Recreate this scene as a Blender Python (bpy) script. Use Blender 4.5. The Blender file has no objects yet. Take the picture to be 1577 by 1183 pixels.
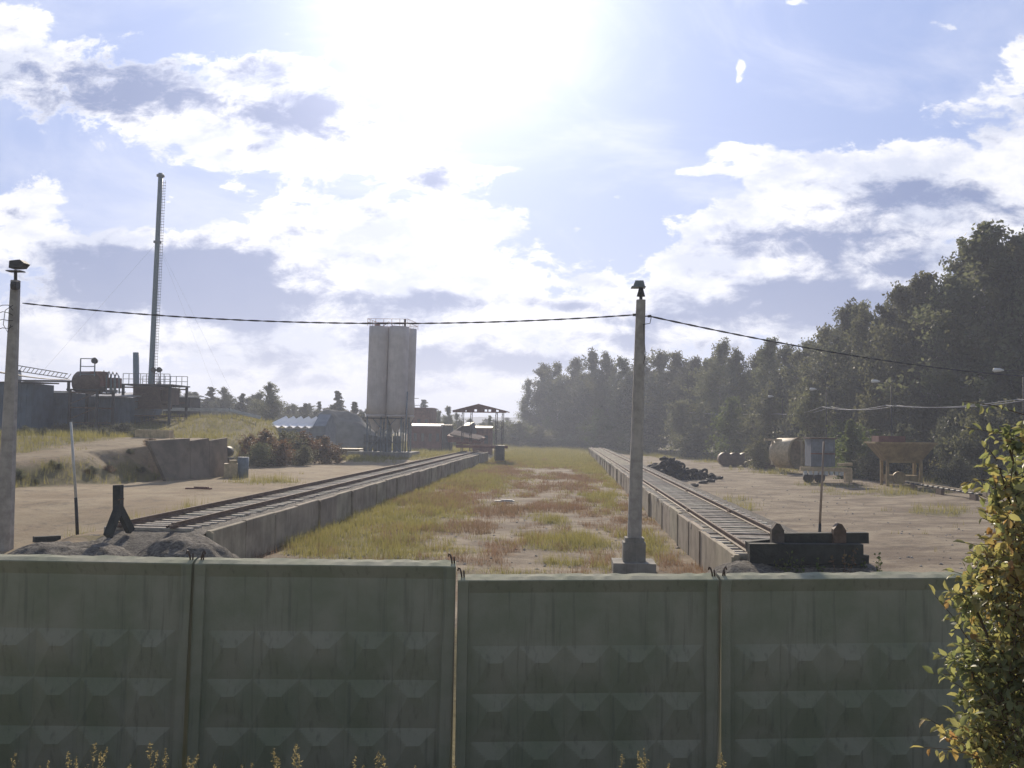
import bpy, math, random
import numpy as np
from mathutils import Vector, Matrix, Euler
random.seed(7); rng = np.random.default_rng(7)
S = bpy.context.scene
COL = S.collection
# ------------------------------------------------------------------ camera
F = 1500.; CX = 788.5; CY = 591.5; H = 4.15
yaw = math.atan(82/F); pitch = math.atan(70/F); roll = .015
fw = np.array([-math.sin(yaw)*math.cos(pitch), math.cos(yaw)*math.cos(pitch), math.sin(pitch)])
r0 = np.array([math.cos(yaw), math.sin(yaw), 0]); u0 = np.cross(r0, fw)
rt = r0*math.cos(roll)+u0*math.sin(roll); up = np.cross(rt, fw)
EYE = np.array([0, 0, H])
def ray(x, y):
    d = fw*F+rt*(x-CX)-up*(y-CY); return d/d[1]
def at(x, y, Y): return EYE+ray(x, y)*Y                      # surveyed point at distance Y along the tracks
def onz(x, y, z=0.):
    d = ray(x, y); return EYE+d*((z-H)/d[2])
def survey(p):                                               # where a ground point lies in the site survey
    d = p-EYE; k = np.maximum(d@fw, .01)
    return CX+F*(d@rt)/k, CY-F*(d@up)/k
cam = bpy.data.cameras.new('camera'); camo = bpy.data.objects.new('camera', cam); COL.objects.link(camo)
cam.sensor_width = 36; cam.lens = F/1577*36; cam.clip_start = .1; cam.clip_end = 6000
M = Matrix(((rt[0], up[0], -fw[0], 0), (rt[1], up[1], -fw[1], 0), (rt[2], up[2], -fw[2], H), (0, 0, 0, 1)))
camo.matrix_world = M; S.camera = camo
S.view_settings.view_transform = 'Standard'; S.view_settings.look = 'None'
S.view_settings.gamma = 1; S.view_settings.use_curve_mapping = False
S.view_settings.exposure = .35
# ------------------------------------------------------------------ sun and sky
sd = ray(700, -25); sd = sd/np.linalg.norm(sd)
SUN_EL = math.asin(sd[2]); SUN_AZ = math.atan2(sd[0], sd[1])
sun = bpy.data.lights.new('sun', 'SUN'); suno = bpy.data.objects.new('sun', sun); COL.objects.link(suno)
sun.energy = 4.3; sun.angle = math.radians(.6); sun.color = (1, .87, .70)
suno.rotation_euler = Vector((sd[0], sd[1], sd[2])).to_track_quat('Z', 'Y').to_euler()
W = bpy.data.worlds.new("World"); S.world = W; W.use_nodes = True
nt = W.node_tree; nt.nodes.clear()
class NB:
    def __init__(s, nt): s.nt = nt
    def n(s, t, **k):
        o = s.nt.nodes.new(t)
        for a, b in k.items(): setattr(o, a, b)
        return o
    def l(s, a, b): s.nt.links.new(a, b)
    def m(s, op, a, b=None, c=None, clamp=False):
        o = s.n('ShaderNodeMath', operation=op, use_clamp=clamp)
        for i, v in enumerate((a, b, c)):
            if v is None: continue
            if isinstance(v, (int, float)): o.inputs[i].default_value = v
            else: s.l(v, o.inputs[i])
        return o.outputs[0]
    def v(s, op, a, b=None, out=0):
        o = s.n('ShaderNodeVectorMath', operation=op)
        for i, v in enumerate((a, b)):
            if v is None: continue
            if isinstance(v, (tuple, list)): o.inputs[i].default_value = v
            else: s.l(v, o.inputs[i])
        return o.outputs[out]
    def mix(s, f, a, b, bt='MIX'):
        o = s.n('ShaderNodeMix', data_type='RGBA', blend_type=bt); o.clamp_factor = True
        for sk, v in ((o.inputs[0], f), (o.inputs[6], a), (o.inputs[7], b)):
            if isinstance(v, (int, float)): sk.default_value = v
            elif isinstance(v, (tuple, list)): sk.default_value = (*v[:3], 1)
            else: s.l(v, sk)
        return o.outputs[2]
    def ss(s, x, a, b, lo=0., hi=1.):
        o = s.n('ShaderNodeMapRange', interpolation_type='SMOOTHSTEP'); s.l(x, o.inputs[0])
        for i, v in zip((1, 2, 3, 4), (a, b, lo, hi)): o.inputs[i].default_value = v
        return o.outputs[0]
    def noise(s, vec, sc, det=4, rough=.55, dist=0., col=False):
        o = s.n('ShaderNodeTexNoise'); o.inputs['Scale'].default_value = sc; o.inputs['Detail'].default_value = det
        o.inputs['Roughness'].default_value = rough; o.inputs['Distortion'].default_value = dist
        if vec is not None: s.l(vec, o.inputs['Vector'])
        return o.outputs[1 if col else 0]
b = NB(nt)
sky = b.n('ShaderNodeTexSky', sky_type='NISHITA'); sky.sun_disc = False
sky.sun_elevation = SUN_EL; sky.sun_rotation = SUN_AZ; sky.altitude = 150; sky.dust_density = .5; sky.air_density = 1.0; sky.ozone_density = 1.6
dirv = b.n('ShaderNodeTexCoord').outputs['Generated']
sx = b.n('ShaderNodeSeparateXYZ'); b.l(dirv, sx.inputs[0])
dx, dy, dz = sx.outputs
yy = b.m('MAXIMUM', dy, .12)
cu = b.m('DIVIDE', dx, yy); cv = b.m('DIVIDE', dz, yy)
comb = b.n('ShaderNodeCombineXYZ'); b.l(cu, comb.inputs[0]); b.l(cv, comb.inputs[1]); q = comb.outputs[0]
# cloud texture: finer and flatter towards the horizon
stretch = b.v('MULTIPLY', q, (1., 1.8, 1.))
wn = b.noise(stretch, 5.5, 3, .6, col=True)
warp = b.v('MULTIPLY', b.v('SUBTRACT', wn, (.5, .5, .5)), (.07, .045, 0))
q2 = b.v('ADD', q, warp)
fine = b.noise(stretch, 21, 7, .64, .25)
fine2 = b.noise(stretch, 6.5, 5, .6, .2)
def field(blobs):
    acc = None
    for (x, y, rx, ry, amp) in blobs:
        c = ray(x, y)
        d = b.v('SUBTRACT', q2, (float(c[0]), float(c[2]), 0)); d = b.v('MULTIPLY', d, (F/rx, F/ry, 0))
        L = b.v('DOT_PRODUCT', d, d, 1)
        e = b.m('MULTIPLY', b.m('EXPONENT', b.m('MULTIPLY', L, -.9)), amp)
        acc = e if acc is None else b.m('ADD', acc, e)
    return acc
cover = [(110, 130, 220, 78, 1), (330, 190, 150, 62, 1), (450, 130, 120, 80, 1), (10, 40, 80, 90, .9), (540, 215, 120, 60, 1), (450, 240, 120, 22, .75),
 (40, 290, 90, 28, .9), (20, 335, 70, 35, .9), (150, 380, 230, 34, .95), (220, 445, 240, 80, 1.1), (60, 520, 160, 50, .7), (260, 300, 12, 14, .6), (345, 290, 50, 18, .8), (440, 330, 80, 35, .9), (560, 345, 90, 40, .9), (675, 265, 85, 48, 1), (720, 350, 110, 34, .9),
 (620, 410, 230, 60, 1), (450, 440, 150, 60, .9), (620, 480, 160, 60, 1), (400, 550, 150, 60, .8), (760, 560, 150, 50, .9), (880, 480, 160, 30, .6), (540, 600, 300, 30, .5), (200, 520, 180, 26, .6), (700, 590, 160, 14, .6), (330, 600, 120, 14, .6), (860, 430, 60, 10, .5), (935, 300, 70, 8, .35),
 (1140, 225, 80, 20, .75), (1080, 260, 60, 13, .75), (1270, 275, 150, 38, .95), (1420, 240, 120, 46, .85), (1500, 160, 90, 36, .85), (1565, 90, 70, 40, .8), (1090, 340, 80, 26, .8), (1230, 350, 130, 40, .95), (1400, 330, 190, 70, 1.0), (1120, 410, 120, 30, .8),
 (1250, 410, 220, 40, 1), (1160, 470, 220, 60, 1), (1010, 520, 130, 40, .8), (1340, 480, 150, 60, 1), (1560, 240, 60, 50, .7), (1560, 330, 60, 40, .8), (1131, 101, 13, 13, .72), (1137, 113, 15, 12, .72), (1129, 126, 9, 9, .6), (1235, 0, 40, 9, .8), (1330, 0, 20, 7, .7), (1447, 33, 38, 8, .62), (950, 242, 30, 6, .5), (800, 262, 60, 12, .55)]
dark = [(250, 145, 110, 46, 1), (80, 135, 110, 55, .9), (470, 175, 100, 36, .9), (440, 120, 34, 34, .5), (372, 225, 42, 12, .6), (385, 100, 40, 25, .4), (210, 440, 190, 62, 1.25), (360, 430, 90, 50, 1.1), (370, 495, 50, 24, .9), (120, 395, 120, 20, .5), (480, 352, 46, 14, .7), (460, 318, 30, 9, .5),
 (672, 272, 50, 28, .9), (600, 490, 95, 42, .95), (705, 465, 80, 18, .8), (480, 465, 60, 14, .6), (430, 556, 72, 28, .9), (480, 590, 50, 14, .5), (770, 560, 125, 26, .95), (660, 560, 40, 22, .6), (15, 322, 30, 14, .6), (560, 395, 50, 10, .3), (90, 560, 80, 16, .6), (250, 530, 60, 10, .5), (640, 600, 70, 8, .5), (880, 470, 80, 12, .6), (850, 560, 60, 12, .6), (330, 575, 40, 10, .5), (300, 545, 50, 16, .4),
 (1390, 300, 80, 32, .9), (1150, 390, 60, 12, .4), (1480, 300, 50, 20, .5), (1290, 365, 160, 30, 1.0), (1240, 310, 80, 14, .3), (1190, 470, 190, 42, 1.15), (1330, 480, 120, 42, 1.1), (1380, 410, 110, 18, .6), (1000, 500, 70, 14, .7), (950, 525, 80, 9, .7), (1560, 330, 70, 30, .5), (1500, 215, 60, 12, .3), (1060, 540, 90, 20, .7)]
Cf = field(cover); Df = field(dark)
nsum = b.m('ADD', b.m('MULTIPLY', b.m('SUBTRACT', fine, .5), 2.1), b.m('MULTIPLY', b.m('SUBTRACT', fine2, .5), 1.1))
front = b.ss(dy, .15, .4)
Cf = b.m('ADD', b.m('MULTIPLY', Cf, front), b.m('MULTIPLY', b.m('SUBTRACT', 1., front), .42))
cl = b.ss(b.m('ADD', Cf, nsum), .56, .84)
dk = b.ss(b.m('ADD', Df, b.m('MULTIPLY', nsum, 1.15)), .24, 1.0)
lowhaze = b.m('EXPONENT', b.m('MULTIPLY', b.m('ABSOLUTE', cv), -11.))
sdv = (float(sd[0]), float(sd[1]), float(sd[2]))
cosg = b.m('MAXIMUM', b.v('DOT_PRODUCT', b.v('NORMALIZE', dirv), sdv, 1), 0.)
aur = b.m('ADD', b.m('MULTIPLY', b.m('POWER', cosg, 110.), 6.5), b.m('MULTIPLY', b.m('POWER', cosg, 14.), 2.2))
SKYK = .55
skyc = b.v('MULTIPLY', sky.outputs[0], (SKYK, SKYK, SKYK*1.05))
wh = (8.2, 8.2, 8.6)
blue = b.mix(b.m('MULTIPLY', front, .85), skyc, (2.35, 3.35, 6.3))
base = b.mix(b.m('MULTIPLY', lowhaze, .8), blue, (6.6, 6.8, 7.6))
white = b.mix(b.ss(b.noise(b.v('ADD', stretch, (.02, .035, 0)), 9, 5, .6), .42, .64), wh, (5.1, 5.5, 6.7))
thin = b.ss(b.noise(b.v('ADD', b.v('MULTIPLY', q, (1., 2.6, 1.)), (3.1, .4, 0)), 3.2, 7, .62, .8), .42, .78, 0, .55)
base = b.mix(thin, base, (6.8, 7.0, 8.0))
c1 = b.mix(cl, base, white)
c2 = b.mix(b.m('MULTIPLY', b.m('MULTIPLY', dk, cl), .95), c1, (.85, 1.45, 3.3))
aurc = b.n('ShaderNodeCombineXYZ')
for i, k in enumerate((1., .97, 1.06)): b.l(b.m('MULTIPLY', aur, k), aurc.inputs[i])
c3 = b.v('ADD', c2, aurc.outputs[0])
bg = b.n('ShaderNodeBackground'); b.l(c3, bg.inputs[0]); bg.inputs[1].default_value = .1
wo = b.n('ShaderNodeOutputWorld'); b.l(bg.outputs[0], wo.inputs[0])
# ------------------------------------------------------------------ helpers
def tag(o, label=None, cat=None, group=None, kind=None):
    for k, v in (('label', label), ('category', cat), ('group', group), ('kind', kind)):
        if v: o[k] = v
    return o
def thing(name, label, cat, loc, group=None):
    o = bpy.data.objects.new(name, None); COL.objects.link(o); o.location = Vector([float(a) for a in loc])
    o.empty_display_size = .3
    return tag(o, label, cat, group)
def rawmesh(name, V, Fa, smooth=False):
    """V (n,3), Fa list of faces or (m,k) array"""
    me = bpy.data.meshes.new(name)
    if isinstance(Fa, np.ndarray):
        k = Fa.shape[1]; me.vertices.add(len(V)); me.vertices.foreach_set('co', np.asarray(V, dtype=np.float32).ravel())
        me.loops.add(Fa.size); me.loops.foreach_set('vertex_index', Fa.astype(np.int32).ravel())
        me.polygons.add(len(Fa)); me.polygons.foreach_set('loop_start', np.arange(0, Fa.size, k, dtype=np.int32))
        me.polygons.foreach_set('loop_total', np.full(len(Fa), k, dtype=np.int32)); me.update(calc_edges=True)
    else:
        me.from_pydata([tuple(map(float, v)) for v in V], [], Fa); me.update()
    if smooth: me.polygons.foreach_set('use_smooth', [True]*len(me.polygons))
    return me
def link(name, me, mat, parent=None, loc=None):
    o = bpy.data.objects.new(name, me); COL.objects.link(o)
    if mat is not None and not me.materials: me.materials.append(mat)
    if parent is not None: o.parent = parent
    if loc is not None: o.location = Vector([float(a) for a in loc])
    return o
def wloc(o):
    v = Vector(o.location)
    while o.parent is not None: o = o.parent; v = v+o.location
    return v
class MB:
    def __init__(s): s.V = []; s.Fa = []; s.sm = []
    def add(s, V, Fa, sm=False):
        o = len(s.V); s.V += [np.array(v, dtype=float) for v in V]; s.Fa += [[i+o for i in f] for f in Fa]; s.sm += [sm]*len(Fa); return s
    def box(s, c, size, rz=0, rot=None):
        c = np.array(c, float); h = np.array(size, float)/2
        R = np.array((Euler(rot) if rot else Euler((0, 0, rz))).to_matrix())
        V = [c+R@(h*np.array(k)) for k in ((-1, -1, -1), (1, -1, -1), (1, 1, -1), (-1, 1, -1), (-1, -1, 1), (1, -1, 1), (1, 1, 1), (-1, 1, 1))]
        return s.add(V, [[0, 3, 2, 1], [4, 5, 6, 7], [0, 1, 5, 4], [1, 2, 6, 5], [2, 3, 7, 6], [3, 0, 4, 7]])
    def beam(s, p, q_, w, h=None, roll_=0):
        """square bar from p to q"""
        h = h or w; p = np.array(p, float); q_ = np.array(q_, float); d = q_-p; L = np.linalg.norm(d); d /= L
        ref = np.array([0, 0, 1.]) if abs(d[2]) < .95 else np.array([0, 1., 0])
        a = np.cross(d, ref); a /= np.linalg.norm(a); c = np.cross(a, d)
        V = [e+a*i*w/2+c*j*h/2 for e in (p, q_) for i, j in ((-1, -1), (1, -1), (1, 1), (-1, 1))]
        return s.add(V, [[3, 2, 1, 0], [4, 5, 6, 7], [0, 1, 5, 4], [1, 2, 6, 5], [2, 3, 7, 6], [3, 0, 4, 7]])
    def tube(s, pts, rad, n=10, cap=True):
        pts = [np.array(p, float) for p in pts]; rad = rad if isinstance(rad, (list, tuple)) else [rad]*len(pts)
        V = []; prev = None
        for i, p in enumerate(pts):
            d = pts[min(i+1, len(pts)-1)]-pts[max(i-1, 0)]; d /= np.linalg.norm(d)+1e-9
            ref = prev if prev is not None else (np.array([0, 0, 1.]) if abs(d[2]) < .9 else np.array([1., 0, 0]))
            a = ref-d*(ref@d); a /= np.linalg.norm(a); prev = a; c = np.cross(d, a)
            for k in range(n):
                t = 2*math.pi*k/n; V.append(p+(a*math.cos(t)+c*math.sin(t))*rad[i])
        Fa = [[i*n+k, i*n+(k+1) % n, (i+1)*n+(k+1) % n, (i+1)*n+k] for i in range(len(pts)-1) for k in range(n)]
        o = len(s.V); s.add(V, Fa, True)
        if cap:
            s.Fa += [[o+k for k in range(n)][::-1], [o+(len(pts)-1)*n+k for k in range(n)]]; s.sm += [False, False]
        return s
    def prism(s, poly, axis_o, ax, ay, az, L):
        """poly in (ax,ay), extruded L along az"""
        ax, ay, az, axis_o = [np.array(k, float) for k in (ax, ay, az, axis_o)]
        n = len(poly); V = [axis_o+ax*p[0]+ay*p[1]+az*e for e in (0, L) for p in poly]
        Fa = [list(range(n))[::-1], [n+i for i in range(n)]]+[[i, (i+1) % n, n+(i+1) % n, n+i] for i in range(n)]
        return s.add(V, Fa)
    def build(s, name, mat, parent=None, loc=None):
        off = wloc(parent) if parent is not None else Vector([float(a) for a in loc]) if loc is not None else Vector(np.mean(s.V, axis=0))
        off = np.array(off)
        me = rawmesh(name, [v-off for v in s.V], s.Fa)
        me.polygons.foreach_set('use_smooth', s.sm)
        o = link(name, me, mat, parent)
        if parent is None: o.location = Vector(off)
        return o
def copy_tree(o, parent=None):
    c = o.copy(); COL.objects.link(c); c.parent = parent
    for ch in list(o.children): copy_tree(ch, c)
    return c
# ------------------------------------------------------------------ materials
def mat(name, col, rough=.85, var=.35, sc=6., col2=None, bump=.15, bsc=None, metal=0., streak=0., streakcol=None, spec=.3, transl=0., rand=0., stretch_=(1, 1, 1), world=False):
    m = bpy.data.materials.new(name); m.use_nodes = True; b = NB(m.node_tree); ns = m.node_tree.nodes
    bs = ns['Principled BSDF']; out = ns['Material Output']
    tc = b.n('ShaderNodeTexCoord').outputs['Object']
    if world: tc = b.n('ShaderNodeNewGeometry').outputs['Position']
    v = b.v('MULTIPLY', tc, stretch_)
    n1 = b.noise(v, sc, 5, .6); n2 = b.noise(v, sc*.23, 3, .5)
    c2 = col2 or tuple(c*(1-var) for c in col)
    f = b.ss(b.m('ADD', b.m('MULTIPLY', n1, .6), b.m('MULTIPLY', n2, .4)), .35, .65)
    c = b.mix(f, c2, tuple(min(1, k*(1+var*.4)) for k in col))
    if streak:
        sv = b.v('MULTIPLY', tc, (9, 9, .45)); sn = b.ss(b.noise(sv, 1.3, 4, .6), .52, .72)
        c = b.mix(b.m('MULTIPLY', sn, streak), c, streakcol or tuple(k*.35 for k in col))
    if rand:
        r = b.n('ShaderNodeObjectInfo').outputs['Random']
        hs = b.n('ShaderNodeHueSaturation'); b.l(c, hs.inputs['Color'])
        b.l(b.m('MULTIPLY_ADD', r, rand, 1-rand/2), hs.inputs['Value'])
        b.l(b.m('MULTIPLY_ADD', r, rand*.12, .5-rand*.06), hs.inputs['Hue']); c = hs.outputs[0]
    b.l(c, bs.inputs['Base Color']); bs.inputs['Roughness'].default_value = rough; bs.inputs['Metallic'].default_value = metal
    bs.inputs['Specular IOR Level'].default_value = spec
    if bump:
        bn = b.n('ShaderNodeBump'); bn.inputs['Strength'].default_value = bump; bn.inputs['Distance'].default_value = .05
        b.l(b.noise(v, bsc or sc*3, 5, .65), bn.inputs['Height']); b.l(bn.outputs[0], bs.inputs['Normal'])
    if transl:
        tr = b.n('ShaderNodeBsdfTranslucent'); b.l(b.mix(.5, c, tuple(min(1, k*2.2) for k in col), 'MIX'), tr.inputs[0])
        mx = b.n('ShaderNodeMixShader'); mx.inputs[0].default_value = transl
        b.l(bs.outputs[0], mx.inputs[1]); b.l(tr.outputs[0], mx.inputs[2]); b.l(mx.outputs[0], out.inputs[0])
    return m
K = dict(
 fence=mat('old_concrete', (.36, .345, .26), .9, .14, 1.1, col2=(.25, .275, .18), bump=.12, bsc=26, streak=.5, streakcol=(.16, .17, .13)),
 conc=mat('grey_concrete', (.30, .285, .25), .9, .35, 2.5, bump=.3, streak=.4),
 conc2=mat('wall_concrete', (.37, .31, .23), .9, .4, 1.2, bump=.3, streak=.5, streakcol=(.12, .11, .09), rand=.25),
 pole=mat('pole_concrete', (.42, .39, .35), .85, .3, 4, bump=.2),
 sleeper=mat('weathered_sleeper', (.56, .50, .40), .9, .4, 5, bump=.3, rand=.3),
 tar=mat('tarred_timber', (.045, .05, .045), .8, .4, 5, bump=.4, rand=.3),
 rust=mat('rusty_steel', (.13, .085, .06), .6, .4, 8, bump=.2, metal=.2),
 rail=mat('rail_steel', (.17, .12, .09), .75, .4, 8, bump=.1, metal=0., spec=.15),
 steel=mat('grey_paint_steel', (.20, .235, .26), .5, .25, 5, bump=.08, streak=.3),
 mast=mat('mast_paint', (.17, .235, .27), .45, .2, 5, bump=.05, streak=.25, streakcol=(.14, .12, .1)),
 dark=mat('dark_steel', (.05, .05, .05), .6, .4, 6, bump=.1),
 cable=mat('cable_black', (.03, .03, .035), .6, .2, 3, bump=0),
 wire=mat('bare_aluminium_wire', (.40, .40, .42), .7, .1, 3, bump=0),
 bluesh=mat('blue_grey_sheet', (.10, .14, .18), .6, .3, 1.5, bump=.1, streak=.4),
 roofsh=mat('pale_roof_sheet', (.42, .43, .44), .6, .3, 3, bump=.1),
 silo=mat('silo_sheet', (.62, .56, .53), .6, .18, .8, bump=.05, streak=.25, streakcol=(.22, .17, .15)),
 white=mat('white_paint', (.62, .62, .60), .6, .2, 5, bump=.1),
 redw=mat('faded_red_paint', (.20, .085, .07), .8, .4, 2, bump=.2),
 brick=mat('dull_brick', (.20, .10, .08), .9, .4, 3, bump=.2),
 yellow=mat('faded_yellow_paint', (.34, .245, .11), .6, .35, 2.5, bump=.1, streak=.4, streakcol=(.11, .065, .04)),
 cream=mat('cream_paint', (.55, .43, .26), .55, .3, 4, bump=.1, streak=.4, streakcol=(.14, .08, .05)),
 rubber=mat('tyre_rubber', (.022, .022, .024), .7, .4, 9, bump=.2),
 glass=mat('dark_glass', (.05, .06, .08), .12, .1, 2, bump=0, spec=.6),
 bark=mat('bark', (.10, .085, .07), .9, .5, 5, bump=.4),
 birch=mat('birch_bark', (.36, .34, .31), .8, .6, 3, bump=.2, stretch_=(1, 1, 3)),
 leaf=mat('tree_leaf', (.125, .13, .065), .6, .5, .7, bump=0, transl=.45, rand=.6),
 leafd=mat('dark_leaf', (.095, .10, .06), .6, .5, .7, bump=0, transl=.4, rand=.5),
 leafy=mat('pale_leaf', (.10, .13, .035), .6, .4, .7, bump=0, transl=.45, rand=.4),
 leafr=mat('russet_leaf', (.15, .075, .035), .6, .5, 1.2, col2=(.06, .065, .025), bump=0, transl=.35, rand=.3),
 grass=mat('yard_grass', (.21, .185, .06), .6, .4, .9, col2=(.10, .115, .035), bump=0, transl=.5),
 sorrel=mat('dry_sorrel', (.20, .125, .08), .7, .4, .9, col2=(.15, .13, .06), bump=0, transl=.4),
 plume=mat('dry_plume', (.30, .25, .12), .8, .3, 3, bump=0, transl=.4),
 gravel=mat('gravel', (.19, .17, .14), .95, .75, 13, bump=1., bsc=18),
 lampw=mat('lamp_glass', (.75, .75, .72), .15, .05, 3, bump=0, spec=.8),
)
# ------------------------------------------------------------------ terrain
def vnoise(x, y, s=0):
    xi = np.floor(x).astype(np.int64); yi = np.floor(y).astype(np.int64); fx = x-xi; fy = y-yi
    fx = fx*fx*(3-2*fx); fy = fy*fy*(3-2*fy)
    def h(a, c):
        n = (a*374761393+c*668265263+s*1442695041) & 0x7fffffff; n = ((n ^ (n >> 13))*1274126177) & 0x7fffffff
        return ((n ^ (n >> 16)) & 0xffff)/65535.
    return (h(xi, yi)*(1-fx)+h(xi+1, yi)*fx)*(1-fy)+(h(xi, yi+1)*(1-fx)+h(xi+1, yi+1)*fx)*fy
def fbm(x, y, s=0, o=4):
    a = 0; w = .5; t = 0
    for i in range(o): a = a+w*vnoise(x*2**i, y*2**i, s+i); t += w; w *= .55
    return a/t
def sst(x, a, b_):
    t = np.clip((x-a)/(b_-a), 0, 1); return t*t*(3-2*t)
def height(x, y):
    x = np.asarray(x, float); y = np.asarray(y, float)
    z = np.zeros_like(x+y)
    ls = sst(-x, 10.4, 12.0)*(sst(y, 20, 27)*sst(x, -16, -13.5)+sst(y, 23, 38)*(1-sst(x, -16, -13.5)))                      # left yard level with the platform
    lz = np.interp(y, [0, 30, 70, 120, 170, 300], [1.0, 1.0, .95, .6, .4, .2])
    z = z+ls*lz
    xe = np.interp(y, [30, 40, 45, 52, 60, 65, 70, 90, 130, 200], [-36, -28.5, -26, -23.4, -21.2, -22.0, -24.5, -26, -33, -40])+(fbm(y*.3, y*0+3, 5)-.5)*1.6
    hp = np.interp(y, [38, 46, 54, 62, 78, 95, 130, 220, 400], [1.0, 1.9, 2.6, 3.2, 3.0, 3.4, 2.6, 2.4, 1.5])
    bank = 1.6*sst(y, 76, 98)*sst(-x, 28, 34)*sst(x, -52, -44)*(1-sst(y, 104, 125))
    w = 3.4-2.3*sst(y, 55, 57)*(1-sst(y, 61, 64))
    s = sst(xe-x, 0, 1)*0+sst((xe-x)/w, 0, 1)
    z = z+(hp+bank-lz)*s*sst(y, 36, 42)
    z = z+.35*sst(x, 12, 30)                                   # rise towards the wood
    # embankment the camera stands on and the ditch of the fence
    fr = 1-sst(y, 15.4, 22)
    z = z*(1-fr)+fr*(-1.0)
    z = np.where(y < 13, -1.0+3.5*(1-sst(y, -2, 12.5)), z)
    z = z+(fbm(x*.5, y*.5, 1)-.5)*.14+(fbm(x*.13, y*.1, 9)-.5)*.3*sst(y, 20, 40)*(1-.6*(np.abs(x+3) < 8))
    return z
G_P = [(560, 822, 130, 30), (650, 785, 100, 24), (735, 745, 70, 16), (795, 712, 50, 10), (600, 850, 130, 12), (550, 838, 105, 22), (495, 848, 55, 14), (640, 812, 70, 14), (890, 838, 70, 15), (985, 845, 55, 26), (960, 870, 40, 16), (590, 800, 70, 15), (932, 770, 22, 26), (948, 742, 22, 18), (870, 716, 90, 7), (850, 694, 90, 6), (915, 722, 26, 12),
 (790, 704, 50, 8), (730, 722, 60, 7), (690, 738, 40, 8), (840, 803, 40, 5), (680, 850, 80, 6), (870, 868, 40, 8), (1150, 783, 26, 7), (1040, 697, 80, 4), (1130, 708, 60, 3), (560, 708, 60, 5), (420, 745, 60, 4), (300, 790, 60, 5),
 (1225, 842, 70, 10), (1130, 772, 30, 6), (1370, 760, 110, 6), (1450, 790, 60, 6), (1290, 748, 60, 4), (1200, 728, 60, 4), (960, 690, 50, 4), (240, 812, 40, 8), (160, 830, 40, 6), (680, 698, 60, 5), (840, 684, 120, 4), (600, 860, 100, 7)]
S_P = [(660, 772, 100, 20), (715, 748, 60, 12), (760, 788, 75, 9), (870, 786, 80, 7), (765, 727, 50, 9), (850, 752, 80, 4), (795, 714, 45, 5), (600, 815, 40, 8), (880, 738, 60, 4), (850, 676, 120, 2.5), (1180, 702, 60, 3), (960, 800, 40, 8)]
def masks(x, y, z):
    P_ = np.stack([x, y, z], -1); px, py = survey(P_)
    wob = (fbm(x*.45, y*.22, 3, 4)-.5)+(fbm(x*1.7, y*.9, 13, 3)-.5)*.7
    px = px+wob*75; py = py+wob*15
    def fld(L):
        a = np.zeros_like(px)
        for cx, cy, rx, ry in L:
            a = np.maximum(a, 1-np.sqrt(((px-cx)/rx)**2+((py-cy)/ry)**2)*.72)
        return a
    g = sst(fld(G_P)+wob*.9, .10, .75); s = sst(fld(S_P)+wob*.9, .10, .75)
    cen = (x > -9.7) & (x < 4.2)
    g = np.maximum(g, cen*sst(y, 90, 150)*sst(fbm(x*.25, y*.08, 21), .4, .55))
    g = np.maximum(g, cen*.9*sst(.9-np.abs(x+9.2+.3*np.sin(y)), 0, .5)*(y > 33))      # strip at the foot of the wall
    g = np.maximum(g, cen*.5*sst(fbm(x*1.1, y*.6, 33), .5, .7))
    s = np.maximum(s, cen*.75*sst(fbm(x*.9, y*.4, 43), .47, .66))
    # wooded edge and far ground are all green
    edge = np.interp(y, [0, 60, 80, 100, 130, 180, 240, 300], [40, 34, 31, 26, 20, 12, 3, -8])+wob*6
    g = np.maximum(g, sst(x-edge, -2.5, 1.)); g = np.maximum(g, sst(y, 175, 200)*(x > -60))
    # plateau bank to the left: grass on slopes
    xe = np.interp(y, [30, 40, 45, 52, 60, 65, 70, 90, 130, 200], [-36, -28.5, -26, -23.4, -21.2, -22.0, -24.5, -26, -33, -40])
    path = np.exp(-((x-(xe-4.2))/1.9)**2)*(y < 75)+np.exp(-((x-(xe-4.2))/3.)**2)*(y > 55)*(y < 70)
    bankg = sst(xe+.5-x, 0, 1)*(y > 38)
    g = np.maximum(g, bankg*(1-np.clip(path*1.3, 0, 1)))
    g = np.maximum(g, (y < 21)*.9)
    g = np.maximum(g, sst(-x-12, 0, 5)*sst(y, 95, 120))
    return np.clip(g, 0, 1), np.clip(s, 0, 1)
def axis(pts):
    out = []
    for a, c, st in pts: out += list(np.arange(a, c, st))
    return np.array(out)
xs = axis([(-900, -200, 50), (-200, -60, 7), (-60, -36, 1.2), (-36, -8, .4), (-8, 8, .45), (8, 40, .6), (40, 70, 2.5), (70, 200, 10), (200, 901, 50)])
ys = axis([(-60, 0, 6), (0, 20, .7), (20, 75, .35), (75, 130, .8), (130, 220, 2.), (220, 400, 9), (400, 2001, 80)])
XX, YY = np.meshgrid(xs, ys); ZZ = height(XX, YY)
V = np.stack([XX.ravel(), YY.ravel(), ZZ.ravel()], -1)
nx, ny = len(xs), len(ys); I = np.arange(nx*ny).reshape(ny, nx)
Fa = np.stack([I[:-1, :-1].ravel(), I[:-1, 1:].ravel(), I[1:, 1:].ravel(), I[1:, :-1].ravel()], -1)
gm = rawmesh('ground', V, Fa, True)
gG, gS = masks(V[:, 0], V[:, 1], V[:, 2])
att = gm.attributes.new('cover', 'FLOAT_COLOR', 'POINT')
att.data.foreach_set('color', np.stack([gG, gS, (V[:, 0] < -11).astype(float), np.ones(len(V))], -1).astype(np.float32).ravel())
m = bpy.data.materials.new('yard_ground'); m.use_nodes = True; b = NB(m.node_tree); bs = m.node_tree.nodes['Principled BSDF']
pos = b.n('ShaderNodeNewGeometry').outputs['Position']
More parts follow.
